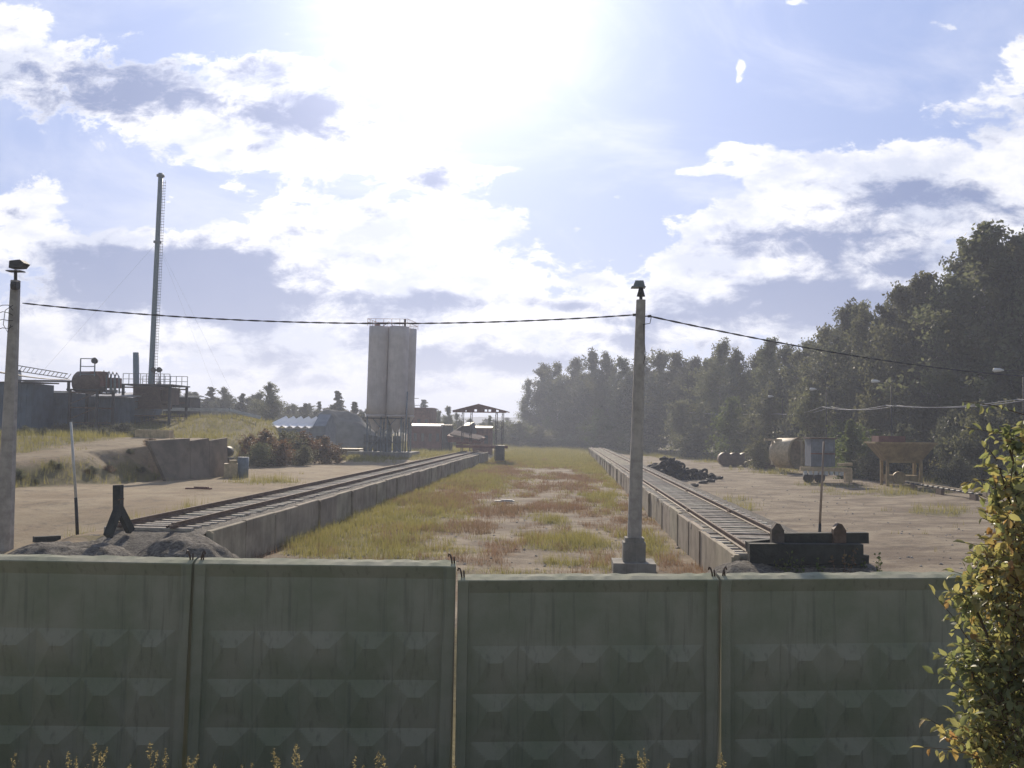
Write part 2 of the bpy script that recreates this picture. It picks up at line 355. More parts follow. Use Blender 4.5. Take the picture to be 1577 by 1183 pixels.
at_ = b.n('ShaderNodeAttribute'); at_.attribute_name = 'cover'; sp = b.n('ShaderNodeSeparateColor'); b.l(at_.outputs['Color'], sp.inputs[0])
nA = b.noise(pos, 1.6, 6, .65); nB = b.noise(pos, .28, 4, .6); nC = b.noise(b.v('MULTIPLY', pos, (.7, 1.0, 1)), .42, 7, .68); nD = b.noise(pos, 11, 4, .7)
sand = b.mix(b.ss(nB, .35, .65), (.26, .195, .12), (.35, .28, .18))
sandr = b.mix(b.ss(nC, .38, .62), (.16, .12, .082), (.32, .26, .18))
bare = b.mix(b.m('GREATER_THAN', sp.outputs[2], .5), sandr, sand)
bare = b.mix(b.ss(nA, .48, .72, 0, .7), bare, (.13, .105, .08))
bare = b.mix(b.ss(nD, .5, .8, 0, .5), bare, (.42, .38, .32))
vor = b.n('ShaderNodeTexVoronoi'); vor.feature = 'F1'; vor.inputs['Scale'].default_value = 5.; b.l(pos, vor.inputs['Vector'])
peb = b.m('LESS_THAN', vor.outputs['Distance'], .16)
bare = b.mix(b.m('MULTIPLY', peb, .35), bare, (.12, .10, .085))
edge = b.m('MULTIPLY', b.m('SUBTRACT', nA, .5), 1.1)
gr = b.mix(b.ss(nA, .35, .65), (.11, .10, .04), (.19, .16, .07))
so = b.mix(b.ss(nA, .35, .65), (.14, .09, .045), (.22, .14, .075))
c = b.mix(b.ss(b.m('ADD', sp.outputs[0], edge), .35, .85, 0, .8), bare, gr)
c = b.mix(b.ss(b.m('ADD', sp.outputs[1], edge), .3, .7, 0, .7), c, so)
b.l(c, bs.inputs['Base Color']); bs.inputs['Roughness'].default_value = .95; bs.inputs['Specular IOR Level'].default_value = .15
bn = b.n('ShaderNodeBump'); bn.inputs['Strength'].default_value = .8; bn.inputs['Distance'].default_value = .12
b.l(b.m('ADD', b.m('MULTIPLY', nA, .7), b.m('MULTIPLY', nD, .3)), bn.inputs['Height']); b.l(bn.outputs[0], bs.inputs['Normal'])
tag(link('ground', gm, m), kind='structure')
def gz(x, y): return float(height(np.array([x]), np.array([y]))[0])
def ground_at(px, Y):                                          # ground point at distance Y in the direction of px
    d = ray(px, 662); return np.array([d[0]*Y, Y, gz(d[0]*Y, Y)])
# distant hills
hb = MB(); n = 60
hx = np.linspace(-900, 900, n); hz = 14+14*fbm(hx*.006+5, hx*0+.5, 4)
V = [(x, 1150+60*math.sin(x*.004), -3) for x in hx]+[(x, 1250, z) for x, z in zip(hx, hz)]+[(x, 1500, -3) for x in hx]
hb.add(V, [[i, i+1, n+i+1, n+i] for i in range(n-1)]+[[n+i, n+i+1, 2*n+i+1, 2*n+i] for i in range(n-1)])
tag(hb.build('hills', mat('wooded_hills', (.05, .07, .035), .95, .4, .05, bump=0)), kind='structure')
# grass: blades scattered by the same cover
def blades(x, y, z, h, w, tilt=.35, seg=1):
    n = len(x); a = rng.uniform(0, 2*math.pi, n); l = rng.uniform(0, 2*math.pi, n); t = rng.uniform(.05, tilt, n)*h
    bx = np.cos(a)*w/2; by = np.sin(a)*w/2
    B = np.stack([x, y, z-.02], -1)
    v0 = B+np.stack([-bx, -by, 0*x], -1); v1 = B+np.stack([bx, by, 0*x], -1)
    v2 = B+np.stack([np.cos(l)*t, np.sin(l)*t, h], -1)
    V = np.stack([v0, v1, v2], 1).reshape(-1, 3); return V
def scatter(name, which, n, x0, x1, y0, y1, hr, seed, matn, label, thr=.25, clump=.5):
    y = y0*(y1/y0)**rng.random(n); x = rng.uniform(x0, x1, n)
    z = height(x, y); g, s = masks(x, y, z); mk = g if which == 'g' else s
    dens = mk*(0.35+.65*sst(fbm(x*1.3, y*1.3, seed), .38, .6))
    k = rng.random(n) < dens*(mk > thr)
    if which == 'g': k &= ~((x > 4.1) & (x < 7.4) & (y < 175)); 
    k &= ~((x > -13.2) & (x < -9.72) & (y < 150))
    x, y, z, mk = x[k], y[k], z[k], mk[k]
    tuft = 4; x = np.repeat(x, tuft)+rng.normal(0, .07, len(x)*tuft)*(1+np.repeat(y, tuft)/60); y2 = np.repeat(y, tuft)+rng.normal(0, .09, len(y)*tuft)
    z = np.repeat(z, tuft); mk = np.repeat(mk, tuft); y = y2
    h = rng.uniform(hr[0], hr[1], len(x))*(.5+.7*mk)*(.6+.8*fbm(x*.9, y*.9, seed+4)); w = np.clip(y*.0005, .012, .06)
    V = blades(x, y, z, h, w); me = rawmesh(name, V, np.arange(len(V)).reshape(-1, 3))
    o = link(name, me, matn); tag(o, label, 'grass', kind='stuff'); return o
scatter('yard_grass', 'g', 46000, -9.7, 4.3, 27, 150, (.12, .38), 31, K['grass'], 'yellow green grass growing in patches between the two raised tracks')
scatter('field_grass', 'g', 26000, -45, 16, 125, 245, (.3, .7), 71, K['grass'], 'rough grass of the open field beyond the ends of the tracks')
scatter('dry_weeds', 's', 45000, -9.7, 4.3, 27, 150, (.12, .32), 41, K['sorrel'], 'reddish brown dry weeds in the middle of the yard between the tracks')
scatter('verge_grass', 'g', 42000, 7, 60, 24, 190, (.15, .45), 51, K['grass'], 'rough grass along the edge of the wood on the right side of the yard')
scatter('bank_grass', 'g', 52000, -60, -13, 27, 170, (.18, .5), 61, K['grass'], 'rough grass covering the raised bank on the left side of the yard')
# ------------------------------------------------------------------ fence panels
def fx_frame(pl, pr):
    """frame of a panel from its top corners"""
    ex = pr-pl; w = np.linalg.norm(ex); ex /= w; ez = np.array([-.0, 0, 1.])-ex*ex[2]; ez /= np.linalg.norm(ez); ey = np.cross(ez, ex); return ex, ey, ez, w
def fence_pt(px, py):
    d = ray(px, py); t = 14.9/(1-.1*d[0]); return EYE+d*t
def relief(u, v, w):
    """depth of the panel face at u across, v down from the top"""
    fl = .17; z = 0.
    if v < .20: return .10*(v/.20)**.8 if fl <= u <= w-fl else .04*min(1, v/.1)
    if u < fl or u > w-fl: return .04
    z = .10                                                    # recess
    n = 5; cell = (w-2*fl-.1)/n; u0_ = fl+.05; v0 = 1.0
    if v >= v0 and u0_ <= u <= w-u0_:
        a = ((u-u0_)/cell) % 1.; c = ((v-v0)/.715) % 1.
        # truncated pyramid with its crest a third of the way down
        up_ = c/.33; dn = (1-c)/.67; le = a/.36; ri = (1-a)/.36
        z -= .10*min(1., up_, dn, le, ri)
    return z
panels = [(-110, 861, 295, 868.5, 'moss stained fence panel at the left edge, under the leaning left pole'), (299, 868.5, 702, 873, 'fence panel left of the stepped gap, higher than the panel right of it'),
          (705, 894.5, 1107, 893, 'lower fence panel right of the stepped gap, in front of the concrete pole'), (1111, 893, 1510, 890, 'fence panel in front of the sleeper stack, partly behind the yellowing bush'),
          (1514, 890, 1915, 889, 'fence panel mostly hidden behind the yellowing bush at the right edge')]
for pi, (x0, y0, x1, y1, lab) in enumerate(panels):
    pl = fence_pt(x0, y0); pr = fence_pt(x1, y1); ex, ey, ez, w = fx_frame(pl, pr)
    t = thing('fence_panel', lab, 'fence panel', pl+ez*-3.5, 'concrete fence panels with pyramid relief')
    us = sorted(set([0, .012, .155, .17, .2, .22, w-.22, w-.2, w-.17, w-.155, w-.012, w]+list(np.linspace(.22, w-.22, 126))))
    cell = (w-.44)/5
    for k in range(5):
        for f_ in (0, .36, .64): us.append(.22+cell*(k+f_))
    vs = [0, .015, .185, .2, .22, .4, .7, .985, 1.0]
    for k in range(4):
        for f_ in np.linspace(0, 1, 22)[1:]: vs.append(1+.715*(k+float(f_)))
        vs.append(1+.715*(k+.33))
    us = sorted(set(round(u, 4) for u in us)); vs = sorted(set(round(v, 4) for v in vs if v <= 3.5))+[3.5]
    V = []
    for v in vs:
        for u in us:
            dpt = relief(u, v, w)
            if u in (us[0], us[-1]) or v == 0: dpt = .012
            dpt += .003*math.sin(u*4+pi)*math.sin(v*3.1+pi)
            sag = .012*math.sin(math.pi*u/w)
            V.append(pl+ex*u-ez*(v+sag*0)+ey*dpt-ex*.010*v)
    nu = len(us); nv = len(vs)
    Fq = [[j*nu+i, j*nu+i+1, (j+1)*nu+i+1, (j+1)*nu+i][::-1] for j in range(nv-1) for i in range(nu-1)]
    # top strip: falls slightly towards the railway, then the back
    o = len(V); T = .30
    nz = lambda u, k: (float(vnoise(np.array([u*7+pi*9]), np.array([k*2.]), 8)[0])-.5)*.02
    for k, (dy_, dzz) in enumerate(((.02, .004), (.15, .035+0), (T, .055), (T, -3.5))):
        for u in us: V.append(pl+ex*u+ey*dy_+ez*(dzz+(nz(u, k) if k in (1, 2) else 0)))
    Fq += [[i, i+1, o+i+1, o+i] for i in range(nu-1)]
    for k in range(3): Fq += [[o+k*nu+i, o+k*nu+i+1, o+(k+1)*nu+i+1, o+(k+1)*nu+i] for i in range(nu-1)]
    Fq += [[o, o+nu, o+2*nu, o+3*nu, (nv-1)*nu]+[j*nu for j in range(nv-2, -1, -1)]]
    Fq += [[o+nu-1, o+2*nu-1, o+3*nu-1, o+4*nu-1][::-1]+[j*nu+nu-1 for j in range(0, nv)]]
    mb = MB(); mb.add(V, Fq); po = mb.build('panel', K['fence'], t)
    for u in ((.06, w-.06) if pi < 4 else (.06,)):               # bent lifting loops left sticking out of the top corners
        hk = MB(); p = pl+ex*u+ey*.15+ez*.03; s_ = random.choice((-1, 1))
        hk.tube([p, p+ez*.07+ex*.01*s_, p+ez*.13+ex*.03*s_, p+ez*.15+ex*.05*s_, p+ez*.10+ex*.06*s_], .013, 6)
        hk.tube([p+ex*.035, p+ex*.03+ez*.10+ey*.02], .013, 6)
        hk.build('lifting_loop', K['rust'], t)
# ------------------------------------------------------------------ raised platforms and tracks
def platform(xw, side, xr, ya, yb, zt, zr, name):
    """xw wall face, xr the rail nearest the wall, side +1 when the wall faces left"""
    wl = thing('retaining_wall', f'low concrete retaining wall of the {name} raised track', 'retaining wall', (xw, (ya+yb)/2, 0), 'retaining walls of the raised tracks')
    y = ya; k = 0
    while y < yb:
        L = 3.0; mb = MB(); off = random.uniform(-.035, .035); tp = zt+random.uniform(-.035, .02); th = .13*side
        zz = tp if k else tp
        x0 = xw+off
        P4 = [(0, -.5), (th, -.5), (th, tp), (.02*side, tp), (0, tp-.02)]
        if side < 0: P4 = P4[::-1]
        mb.prism(P4, (x0, y+.012, 0), (1, 0, 0), (0, 0, 1), (0, 1, 0), L-.024)
        if k % 2 == 0: mb.box((x0-.03*side, y+.05, tp/2-.25), (.07, .1, tp+.4))
        mb.build('wall_slab', K['conc2'], wl); y += L; k += 1
    xb = xw+side*4.1 if side > 0 else xw-3.75                     # far edge of the bed
    # ballast bed with ragged surface, sloping down to the ground at the near end
    gx = np.linspace(xw+.13*side, xb, 16); gy = np.concatenate([np.linspace(ya-6, ya, 16), np.arange(ya+.3, yb, .6)])
    zb = zt-.12 if side > 0 else zt-.05; X, Y = np.meshgrid(gx, gy); e = sst(Y, ya-5.5, ya+.6); edge_ = 1-sst(np.abs(X-(xw+.13*side)), abs(xb-xw)-1.0, abs(xb-xw)-.3)
    Z = (-.2+(zb+.2)*e)*np.where(edge_ < 1, .0+edge_, 1)+(fbm(X*3, Y*3, 2)-.5)*.05+(-.15)*(1-edge_)
    if side < 0: Z = np.where(edge_ < 1, np.maximum(Z, .9), Z)
    V = np.stack([X.ravel(), Y.ravel(), Z.ravel()], -1); I = np.arange(X.size).reshape(X.shape)
    Fq = np.stack([I[:-1, :-1].ravel(), I[:-1, 1:].ravel(), I[1:, 1:].ravel(), I[1:, :-1].ravel()], -1)
    if side < 0: Fq = Fq[:, ::-1]
    tag(link('track_bed', rawmesh('track_bed', V, Fq, True), K['gravel']), kind='structure')
    tk = thing('railway_track', f'{name} railway track with rusty rails on pale sleepers', 'railway track', (xr, (ya+yb)/2, zt), 'raised yard tracks')
    prof = [(-.07, 0), (.07, 0), (.07, .015), (.012, .035), (.012, .115), (.036, .13), (.036, .16), (-.036, .16), (-.036, .13), (-.012, .115), (-.012, .035), (-.07, .015)]
    for q_ in (0, 1.52*side):
        mb = MB(); yy_ = ya+.1
        while yy_ < yb:
            L = min(12.5, yb-yy_); j = random.uniform(-.008, .008)
            mb.prism(prof[::-1], (xr+q_+j, yy_, zr-.16), (1, 0, 0), (0, 0, 1), (0, 1, 0), L-.01)
            for s_ in (-.045, .045): mb.box((xr+q_+j+s_, yy_, zr-.08), (.03, .6, .07))
            yy_ += 12.5
        mb.build('rail', K['rail'], tk)
    ys_ = list(np.arange(ya+.4, yb, .62)); xc = xr+(.86 if side > 0 else .76)*side
    if side < 0: ys_ = ys_[::1]
    p1 = None
    for i, y in enumerate(ys_[:100]):
        y += random.uniform(-.05, .05)
        if p1 is None:
            mb = MB(); Ls = 2.5
            mb.prism([(-.125, -.16), (.125, -.16), (.125, -.02), (.09, 0), (-.09, 0), (-.125, -.02)], (xc-Ls/2, y, zr-.155), (0, 1, 0), (0, 0, 1), (1, 0, 0), Ls)
            p1 = mb.build('sleeper', K['sleeper'], tk); y00 = y
        else:
            c_ = p1.copy(); COL.objects.link(c_); c_.parent = tk
            c_.location = Vector((random.uniform(-.05, .05), y-y00, random.uniform(-.03, .0))); c_.rotation_euler.z = random.uniform(-.0004, .0004)
    mb = MB()
    for y in ys_[100:]: mb.box((xc+random.uniform(-.05, .05), y, zr-.245), (2.62, .25, .16))
    tag(mb.build('far_sleepers', K['sleeper'], tk), kind='stuff')
    return tk
platform(4.22, 1, 4.65, 24.3, 171, 1.17, 1.33, 'right')
platform(-9.75, -1, -10.86, 26.6, 124, 1.24, 1.41, 'left')
# ------------------------------------------------------------------ gravel heaps
def heap(name, cx, cy, rx, ry, hh, matn, label, cat, seed=1, kind=None, n=44, rough=.12, z0=None):
    a = np.linspace(-1, 1, n); X, Y = np.meshgrid(a, a); R = np.sqrt(X*X+Y*Y)
    wx = cx+X*rx; wy = cy+Y*ry; base_ = height(wx, wy) if z0 is None else z0
    Z = base_-.12+hh*np.clip(1-R**2, 0, 1)*(.75+.5*fbm(X*2+seed, Y*2, seed))+(fbm(wx*2.5, wy*2.5, seed)-.5)*rough
    V = np.stack([(wx-cx).ravel(), (wy-cy).ravel(), Z.ravel()], -1); I = np.arange(n*n).reshape(n, n); keep = (R < 1.02)
    kk = keep[:-1, :-1] & keep[1:, :-1] & keep[:-1, 1:] & keep[1:, 1:]
    Fq = np.stack([I[:-1, :-1][kk], I[:-1, 1:][kk], I[1:, 1:][kk], I[1:, :-1][kk]], -1)
    o = link(name, rawmesh(name, V, Fq, True), matn, loc=(cx, cy, 0)); tag(o, label, cat, kind=kind); return o
p = onz(180, 828, 1.0); heap('gravel_heap', p[0]+.2, p[1]+.2, 3.2, 3.0, .10, K['gravel'], 'grey gravel heap around the wooden buffer at the end of the left track', 'gravel heap', 3, rough=.2)
p = onz(105, 835, 1.1); heap('gravel_heap', p[0], p[1], 2.2, 2.2, .8, K['gravel'], 'low grey gravel heap at the foot of the white rod', 'gravel heap', 8, rough=.2, z0=.45)
heap('gravel_heap', -10.0, 25.5, 1.9, 2.3, 1.28, K['gravel'], 'gravel heap spilling over the near end of the left retaining wall', 'gravel heap', 9, rough=.2, z0=.05)
p = onz(1185, 880, .9); heap('gravel_heap', p[0]-.35, p[1]+.4, 1.6, 1.8, .8, K['gravel'], 'small grey gravel heap left of the dark sleeper stack', 'gravel heap', 5, z0=.35)
p = ground_at(190, 47); 
# ------------------------------------------------------------------ wooden buffer, rods, sleeper stack
YB = 25.9
bt = at(181, 745, YB); t = thing('timber_buffer', 'dark timber post on two splayed legs at the end of the left track', 'buffer post', (bt[0], bt[1], 1.0))
mb = MB(); mb.beam(at(182, 747, YB), at(182, 788, YB), .20, .22); mb.build('post', K['tar'], t)
mb = MB(); mb.beam(at(184, 779, YB-.02), at(166, 826, YB-.5), .17, .2); mb.build('leg', K['tar'], t)
mb = MB(); mb.beam(at(181, 779, YB+.03), at(201, 818, YB+.5), .17, .2); mb.build('leg', K['tar'], t)
mb = MB(); mb.beam(at(182, 770, YB-.1), at(191, 768, YB-.1), .03); mb.build('bolt', K['rust'], t)
def rod(xa, ya, xb_, yb_, Y, lab, frac):
    A = at(xa, ya, Y); B = at(xb_, yb_, Y); t = thing('marker_rod', lab, 'marker rod', B, 'thin marker rods at the ends of the tracks')
    Mid = A+(B-A)*frac
    MB().tube([A, Mid], [.035, .04], 8).build('painted_rod', K['white'] if frac > .5 else K['rust'], t)
    MB().tube([Mid, B-np.array([0, 0, .3])], .048, 8).build('rod_foot', K['dark'], t)
rod(109, 650, 120, 812, 27.2, 'thin white rod with a dark foot standing by the left gravel heap', .72)
A = at(1269, 680, 25.3); B = at(1261, 838, 25.3); t = thing('marker_rod', 'thin rusty white rod standing behind the dark sleeper stack', 'marker rod', B, 'thin marker rods at the ends of the tracks')
MB().tube([A, A+(B-A)*.8], [.026, .032], 8).build('painted_rod', mat('rod_paint', (.42, .33, .27), .6, .35, 3, bump=.05), t)
MB().tube([A+(B-A)*.8, B-np.array([0, 0, .5])], .04, 8).build('rod_foot', K['dark'], t)
# stack of old sleepers closing the right track
sk = [(1153, 1327, 836, 868, 0., 'upper front sleeper of the dark stack at the right track end'), (1155, 1333, 868, 896, -.03, 'middle front sleeper of the dark stack, just above the fence'), (1158, 1330, 896, 925, .02, 'bottom front sleeper of the dark stack, hidden behind the fence')]
gs = 'dark sleepers stacked across the right track end'
for i, (xa, xb_, ya_, yb_, dy_, lab) in enumerate(sk):
    a = at(xa, (ya_+yb_)/2, 24.0+dy_); c_ = at(xb_, (ya_+yb_)/2+1, 24.1+dy_)
    mb = MB(); mb.beam(a, c_, .27, abs(yb_-ya_)/1500*24*.93); o = mb.build('timber_sleeper', K['tar']); tag(o, lab, 'sleeper', gs)
for lab, a, c_, w_ in (('longest sleeper lying flat on top of the dark stack, end showing at right', at(1198, 829, 24.45), at(1335, 828, 24.6), .26), ('short sleeper end on the right side of the dark stack', at(1270, 858, 24.5), at(1336, 862, 24.5), .24), ('lowest sleeper sticking out right of the dark stack', at(1250, 880, 24.4), at(1332, 876, 24.4), .24), ('rear sleeper lying against the rail ends behind the stack', at(1150, 842, 24.7), at(1200, 836, 24.75), .26)):
    mb = MB(); mb.beam(a, c_, w_); tag(mb.build('timber_sleeper', K['tar']), lab, 'sleeper', gs)
for px, lab in ((1197, 'left pointed wooden stub standing on the dark sleeper stack'), (1292, 'right pointed wooden stub standing on the dark sleeper stack, rust stained')):
    a = at(px, 832, 24.35); w_ = .15
    mb = MB(); mb.prism([(-w_, -.7), (w_, -.7), (w_, .24), (.05, .40), (-.04, .42), (-w_, .27)], a-np.array([0, .1, 0]), (1, 0, .02), (0, 0, 1), (0, 1, 0), .22)
    tag(mb.build('wooden_stub', K['rust'] if px > 1250 else mat('grey_stub', (.12, .10, .085), .9, .4, 6)), lab, 'post', 'pointed stubs on the sleeper stack')
# low beam lying left of the heap, small planks
a = at(52, 831, 26.8); c_ = at(92, 829, 27.3); tag(MB().beam(a, c_, .2, .16).build('timber_beam', K['tar']), 'short dark beam lying left of the gravel heap by the left pole', 'beam')
for px, py, z, L, lab in ((777, 773, .08, 1.1, 'pale broken plank lying in the middle of the yard'), (306, 754, 1.05, 1.2, 'brown flat board lying on the sandy road at left')):
    g = onz(px, py, z); mb = MB(); mb.box(g+np.array([0, 0, .05]), (L, .28, .07), .1); mb.box(g+np.array([.12, .02, .11]), (L*.6, .16, .05), -.2); tag(mb.build('plank', K['white'] if px > 500 else K['brick']), lab, 'plank')
# ------------------------------------------------------------------ poles, lamps, cables
def conc_pole(pt, pb, Y, wt, wb, lab, lampf, foot=None):
    A = at(*pt, Y); B = at(*pb, Y); g = gz(B[0], B[1]); dr = (A-B)/np.linalg.norm(A-B); B = B+dr*((g-.3-B[2])/dr[2])
    t = thing('lamp_pole', lab, 'lamp pole', (B[0], B[1], g), 'concrete lamp poles')
    mb = MB(); P8 = []
    for e, w_ in ((B, wb), (A, wt)):
        h = w_/2; c_ = h*.55
        P8 += [e+np.array([x, y, 0]) for x, y in ((-h, -c_), (-c_, -h), (c_, -h), (h, -c_), (h, c_), (c_, h), (-c_, h), (-h, c_))]
    mb.add(P8, [list(range(8))[::-1], list(range(8, 16))]+[[i, (i+1) % 8, 8+(i+1) % 8, 8+i] for i in range(8)])
    mb.build('shaft', K['pole'], t)
    return t, A, B
t, A, B = conc_pole((987, 462), (976, 860), 29.3, .27, .44, 'tall concrete pole with a lamp hood in the middle of the yard', None)
g = gz(B[0], B[1]); MB().prism([(-.62, -.62), (.62, -.62), (.62, .62), (-.62, .62)], (B[0], B[1], g-.3), (1, 0, 0), (0, 1, 0), (0, 0, 1), .62).build('footing', K['conc'], t)
mb = MB(); mb.box((B[0]+.01, B[1], g+.60), (.66, .62, .58)); mb.box((B[0]+.02, B[1], g+.95), (.56, .54, .14)); mb.build('collar', K['conc'], t)
mb = MB(); mb.tube([A-np.array([0, 0, .05]), A+np.array([0, 0, .12])], [.05, .05], 8); mb.tube([A+np.array([0, 0, .10]), A+np.array([.0, 0, .40])], [.13, .05], 4); mb.build('lamp_bracket', K['dark'], t)
hp_ = at(983, 438, 29.3); mb = MB(); mb.prism([(-.17, -.09), (.19, -.09), (.14, .09), (-.10, .09)], hp_-np.array([0, .2, 0]), (1, 0, 0), (0, 0, 1), (0, 1, 0), .4); mb.box(hp_-np.array([0, 0, .095]), (.42, .46, .02)); mb.build('lamp_hood', K['steel'], t)
insA = at(977, 485, 29.3); insB = at(1000, 487, 29.3)
for e in (insA, insB):
    mb = MB(); c_ = at(987, 487, 29.3); mb.tube([c_, e], .018, 6); mb.tube([e-np.array([.05, 0, 0]), e+np.array([.06, 0, 0])], .04, 8); mb.build('insulator', K['cable'], t)
mb = MB(); mb.tube([at(990, 500, 29.1), at(1001, 498, 29.1), at(1003, 488, 29.1)], .012, 6); mb.tube([at(991, 500, 29.05), at(992, 520, 29.05), at(994, 545, 29.05), at(991, 560, 29.05)], .01, 5); mb.build('cable_loop', K['cable'], t)
t, A2, B2 = conc_pole((24, 432), (6, 850), 28.6, .24, .46, 'concrete pole with a tilted floodlight at the left edge', None)
mb = MB(); mb.tube([A2, at(24, 416, 28.6)], .05, 8); mb.box(at(24, 418, 28.6), (.46, .3, .03)); mb.build('lamp_bracket', K['dark'], t)
hp_ = at(29, 407, 28.6); mb = MB(); mb.prism([(-.21, -.13), (.15, -.13), (.26, 0), (.12, .11), (-.20, .09)], hp_-np.array([0, .18, 0]), (1, 0, .05), (0, 0, 1), (0, 1, 0), .36); mb.build('floodlight', K['dark'], t)
mb = MB(); mb.tube([at(19, 440, 28.4), at(28, 440, 28.4)], .13, 8); mb.build('pole_band', K['dark'], t)
mb = MB()
for k, (xa, ya_) in enumerate(((2, 470), (5, 480), (-4, 492), (0, 505))):
    mb.tube([at(20, 478+k*8, 28.35), at(13, 470+k*12, 28.3), at(4, ya_, 28.3), at(xa-14, ya_+6, 28.3), at(xa-30, ya_+2, 28.3)], .011, 5)
mb.tube([at(20, 470, 28.3), at(8, 478, 28.3), at(5, 500, 28.3), at(12, 512, 28.3), at(17, 500, 28.3)], .011, 5); mb.build('cable_loop', K['cable'], t)
def cable(p, q_, sag, r, name, lab, cat, matn=None, n=24, group=None, twist=True):
    p = np.array(p); q_ = np.array(q_); pts = [p+(q_-p)*s-np.array([0, 0, sag*4*s*(1-s)]) for s in np.linspace(0, 1, n)]
    mb = MB()
    if twist:
        for ph in (0, math.pi):
            pts2 = [x+np.array([0, math.cos(i*1.1+ph), math.sin(i*1.1+ph)])*r*.8 for i, x in enumerate(pts)]; mb.tube(pts2, r*.75, 6)
    else: mb.tube(pts, r, 6)
    o = mb.build(name, matn or K['cable']); tag(o, lab, cat, group); return o
cable(at(35, 467, 28.5), insA, .42, .017, 'power_cable', 'black twisted cable spanning between the two lamp poles', 'cable', n=110)
cable(insB, at(1640, 583, 48), .35, .02, 'power_cable', 'black cable running from the middle pole to the right over the wood', 'cable', n=110)
cable(at(-40, 566, 26), at(108, 584, 84), .15, .03, 'power_cable', 'thin cable from the left pole down to the plant tank', 'cable', n=20, twist=False)
# ------------------------------------------------------------------ tyres
p = onz(1050, 736, .1); r_, R_ = .10, .30; nm, nn = 12, 22
V = []; Fa_ = []
for i in range(nn):
    for j in range(nm):
        a = 2*math.pi*i/nn; c_ = 2*math.pi*j/nm; rr = R_-.0+r_*math.copysign(abs(math.cos(c_))**.7, math.cos(c_)); V.append((rr*math.cos(a), rr*math.sin(a), r_*1.1*math.copysign(abs(math.sin(c_))**.7, math.sin(c_))))
        Fa_.append([i*nm+j, ((i+1) % nn)*nm+j, ((i+1) % nn)*nm+(j+1) % nm, i*nm+(j+1) % nm])
tym = rawmesh('tyre', V, Fa_, True); tym.materials.append(K['rubber'])
print('tyres at', p)
labs = {0: 'black tyre standing upright on the right end of the heap', 1: 'black tyre lying flat apart from the heap, right of it', 2: 'black tyre at the very top of the heap'}
cnt = 0
for layer in range(6):
    f_ = 1-layer/6.5; m_ = int(34*f_*f_)+3
    for k in range(m_):
        for tr_ in range(30):
            a = random.uniform(-1, 1)*f_; c_ = random.uniform(-1, 1)*f_
            if a*a+c_*c_ < f_*f_: break
        x = p[0]-.5+a*3.3-layer*.12; y = p[1]+c_*2.6; z = gz(x, y)+.16+layer*.29+random.uniform(-.05, .1)
        o = link('tyre', tym, None, loc=(x, y, z)); o.rotation_euler = (random.gauss(0, .55)+(1.3 if random.random() < .3 else 0), random.gauss(0, .55), random.uniform(0, 6)); s_ = random.uniform(.85, 1.15); o.scale = (s_,)*3
        tag(o, 'black tyre in the big heap beside the right track', 'tyre', 'tyres heaped beside the right track'); cnt += 1
for k, (px, py) in enumerate(((1083, 741), (1094, 740), (1107, 737), (1068, 747), (1058, 748))):
    q_ = onz(px, py, .12); o = link('tyre', tym, None, loc=(q_[0], q_[1], gz(q_[0], q_[1])+.12)); o.rotation_euler = (random.gauss(0, .12), random.gauss(0, .12), k)
    tag(o, 'black tyre lying loose on the ground in front of the big heap', 'tyre', 'tyres lying loose before the heap')
# ------------------------------------------------------------------ silos
SX, SY = at(598, 600, 120)[0], 120.; sz = gz(SX, SY); r_ = 1.24; top = at(598, 505, SY)[2]; skirt = at(598, 641, SY)[2]
t = thing('silo_block', 'block of tall beige cylindrical silos left of the raised track', 'silo', (SX, SY, sz))
cs = [(-1.27, -1.2), (1.22, -1.25), (-.75, 1.35), (1.75, 1.3)]
for cx_, cy_ in cs:
    mb = MB(); n = 40; zs = np.linspace(skirt, top, 9); pts = []; rd = []
    for i, z in enumerate(zs):
        pts += [(SX+cx_+.028*(z-sz)*.5, SY+cy_, z)]; rd += [r_]
    mb.tube(pts, rd, n); mb.tube([(SX+cx_+.02*(skirt-sz), SY+cy_, skirt-.01), (SX+cx_, SY+cy_, skirt-1.9)], [r_*.98, .25], 24, False)
    s_ = mb.build('silo_shell', K['silo'], t)
    rg = MB()
    for z in zs[1:-1]: rg.tube([(SX+cx_+.014*(z-sz), SY+cy_, z-.03), (SX+cx_+.014*(z-sz), SY+cy_, z+.03)], r_+.012, n)
    rg.tube([(SX+cx_+.014*(skirt-sz), SY+cy_, skirt-.10), (SX+cx_+.014*(skirt-sz), SY+cy_, skirt+.14)], r_+.04, n)
    rg.build('seam', K['silo'], s_)
for cx_, cy_ in cs:
    for a in (.8, 2.35, 3.9, 5.5):
        MB().beam((SX+cx_+math.cos(a)*r_*.95, SY+cy_+math.sin(a)*r_*.95, sz+.2), (SX+cx_+math.cos(a)*r_*.95, SY+cy_+math.sin(a)*r_*.95, skirt), .18).build('leg', K['steel'], t)
mb = MB()
for cx_ in (-2.4, -.1, .1, 2.4):
    for z in (sz+1.8, skirt-.3): mb.beam((SX-2.5, SY-2.3, z), (SX+2.5, SY-2.3, z), .12)
    mb.beam((SX+cx_, SY-2.25, sz+.2), (SX-cx_*.6, SY-2.25, skirt-.3), .09)
mb.build('brace_frame', K['steel'], t)
mb = MB()
for x_ in np.linspace(-2.3, 1.9, 8): mb.box((SX+x_, SY-2.0, sz+1.5), (.48, .05, 2.1+random.uniform(-.5, .3)))
mb.build('sheet_cladding', mat('skirt_sheet', (.19, .20, .19), .7, .4, 2), t)
mb = MB(); mb.box((SX-.2, SY-.8, sz+.2), (7.6, 8, .8)); mb.build('foundation_slab', K['conc'], t)
mb = MB(); tz = top; lx = .014*(top-sz)
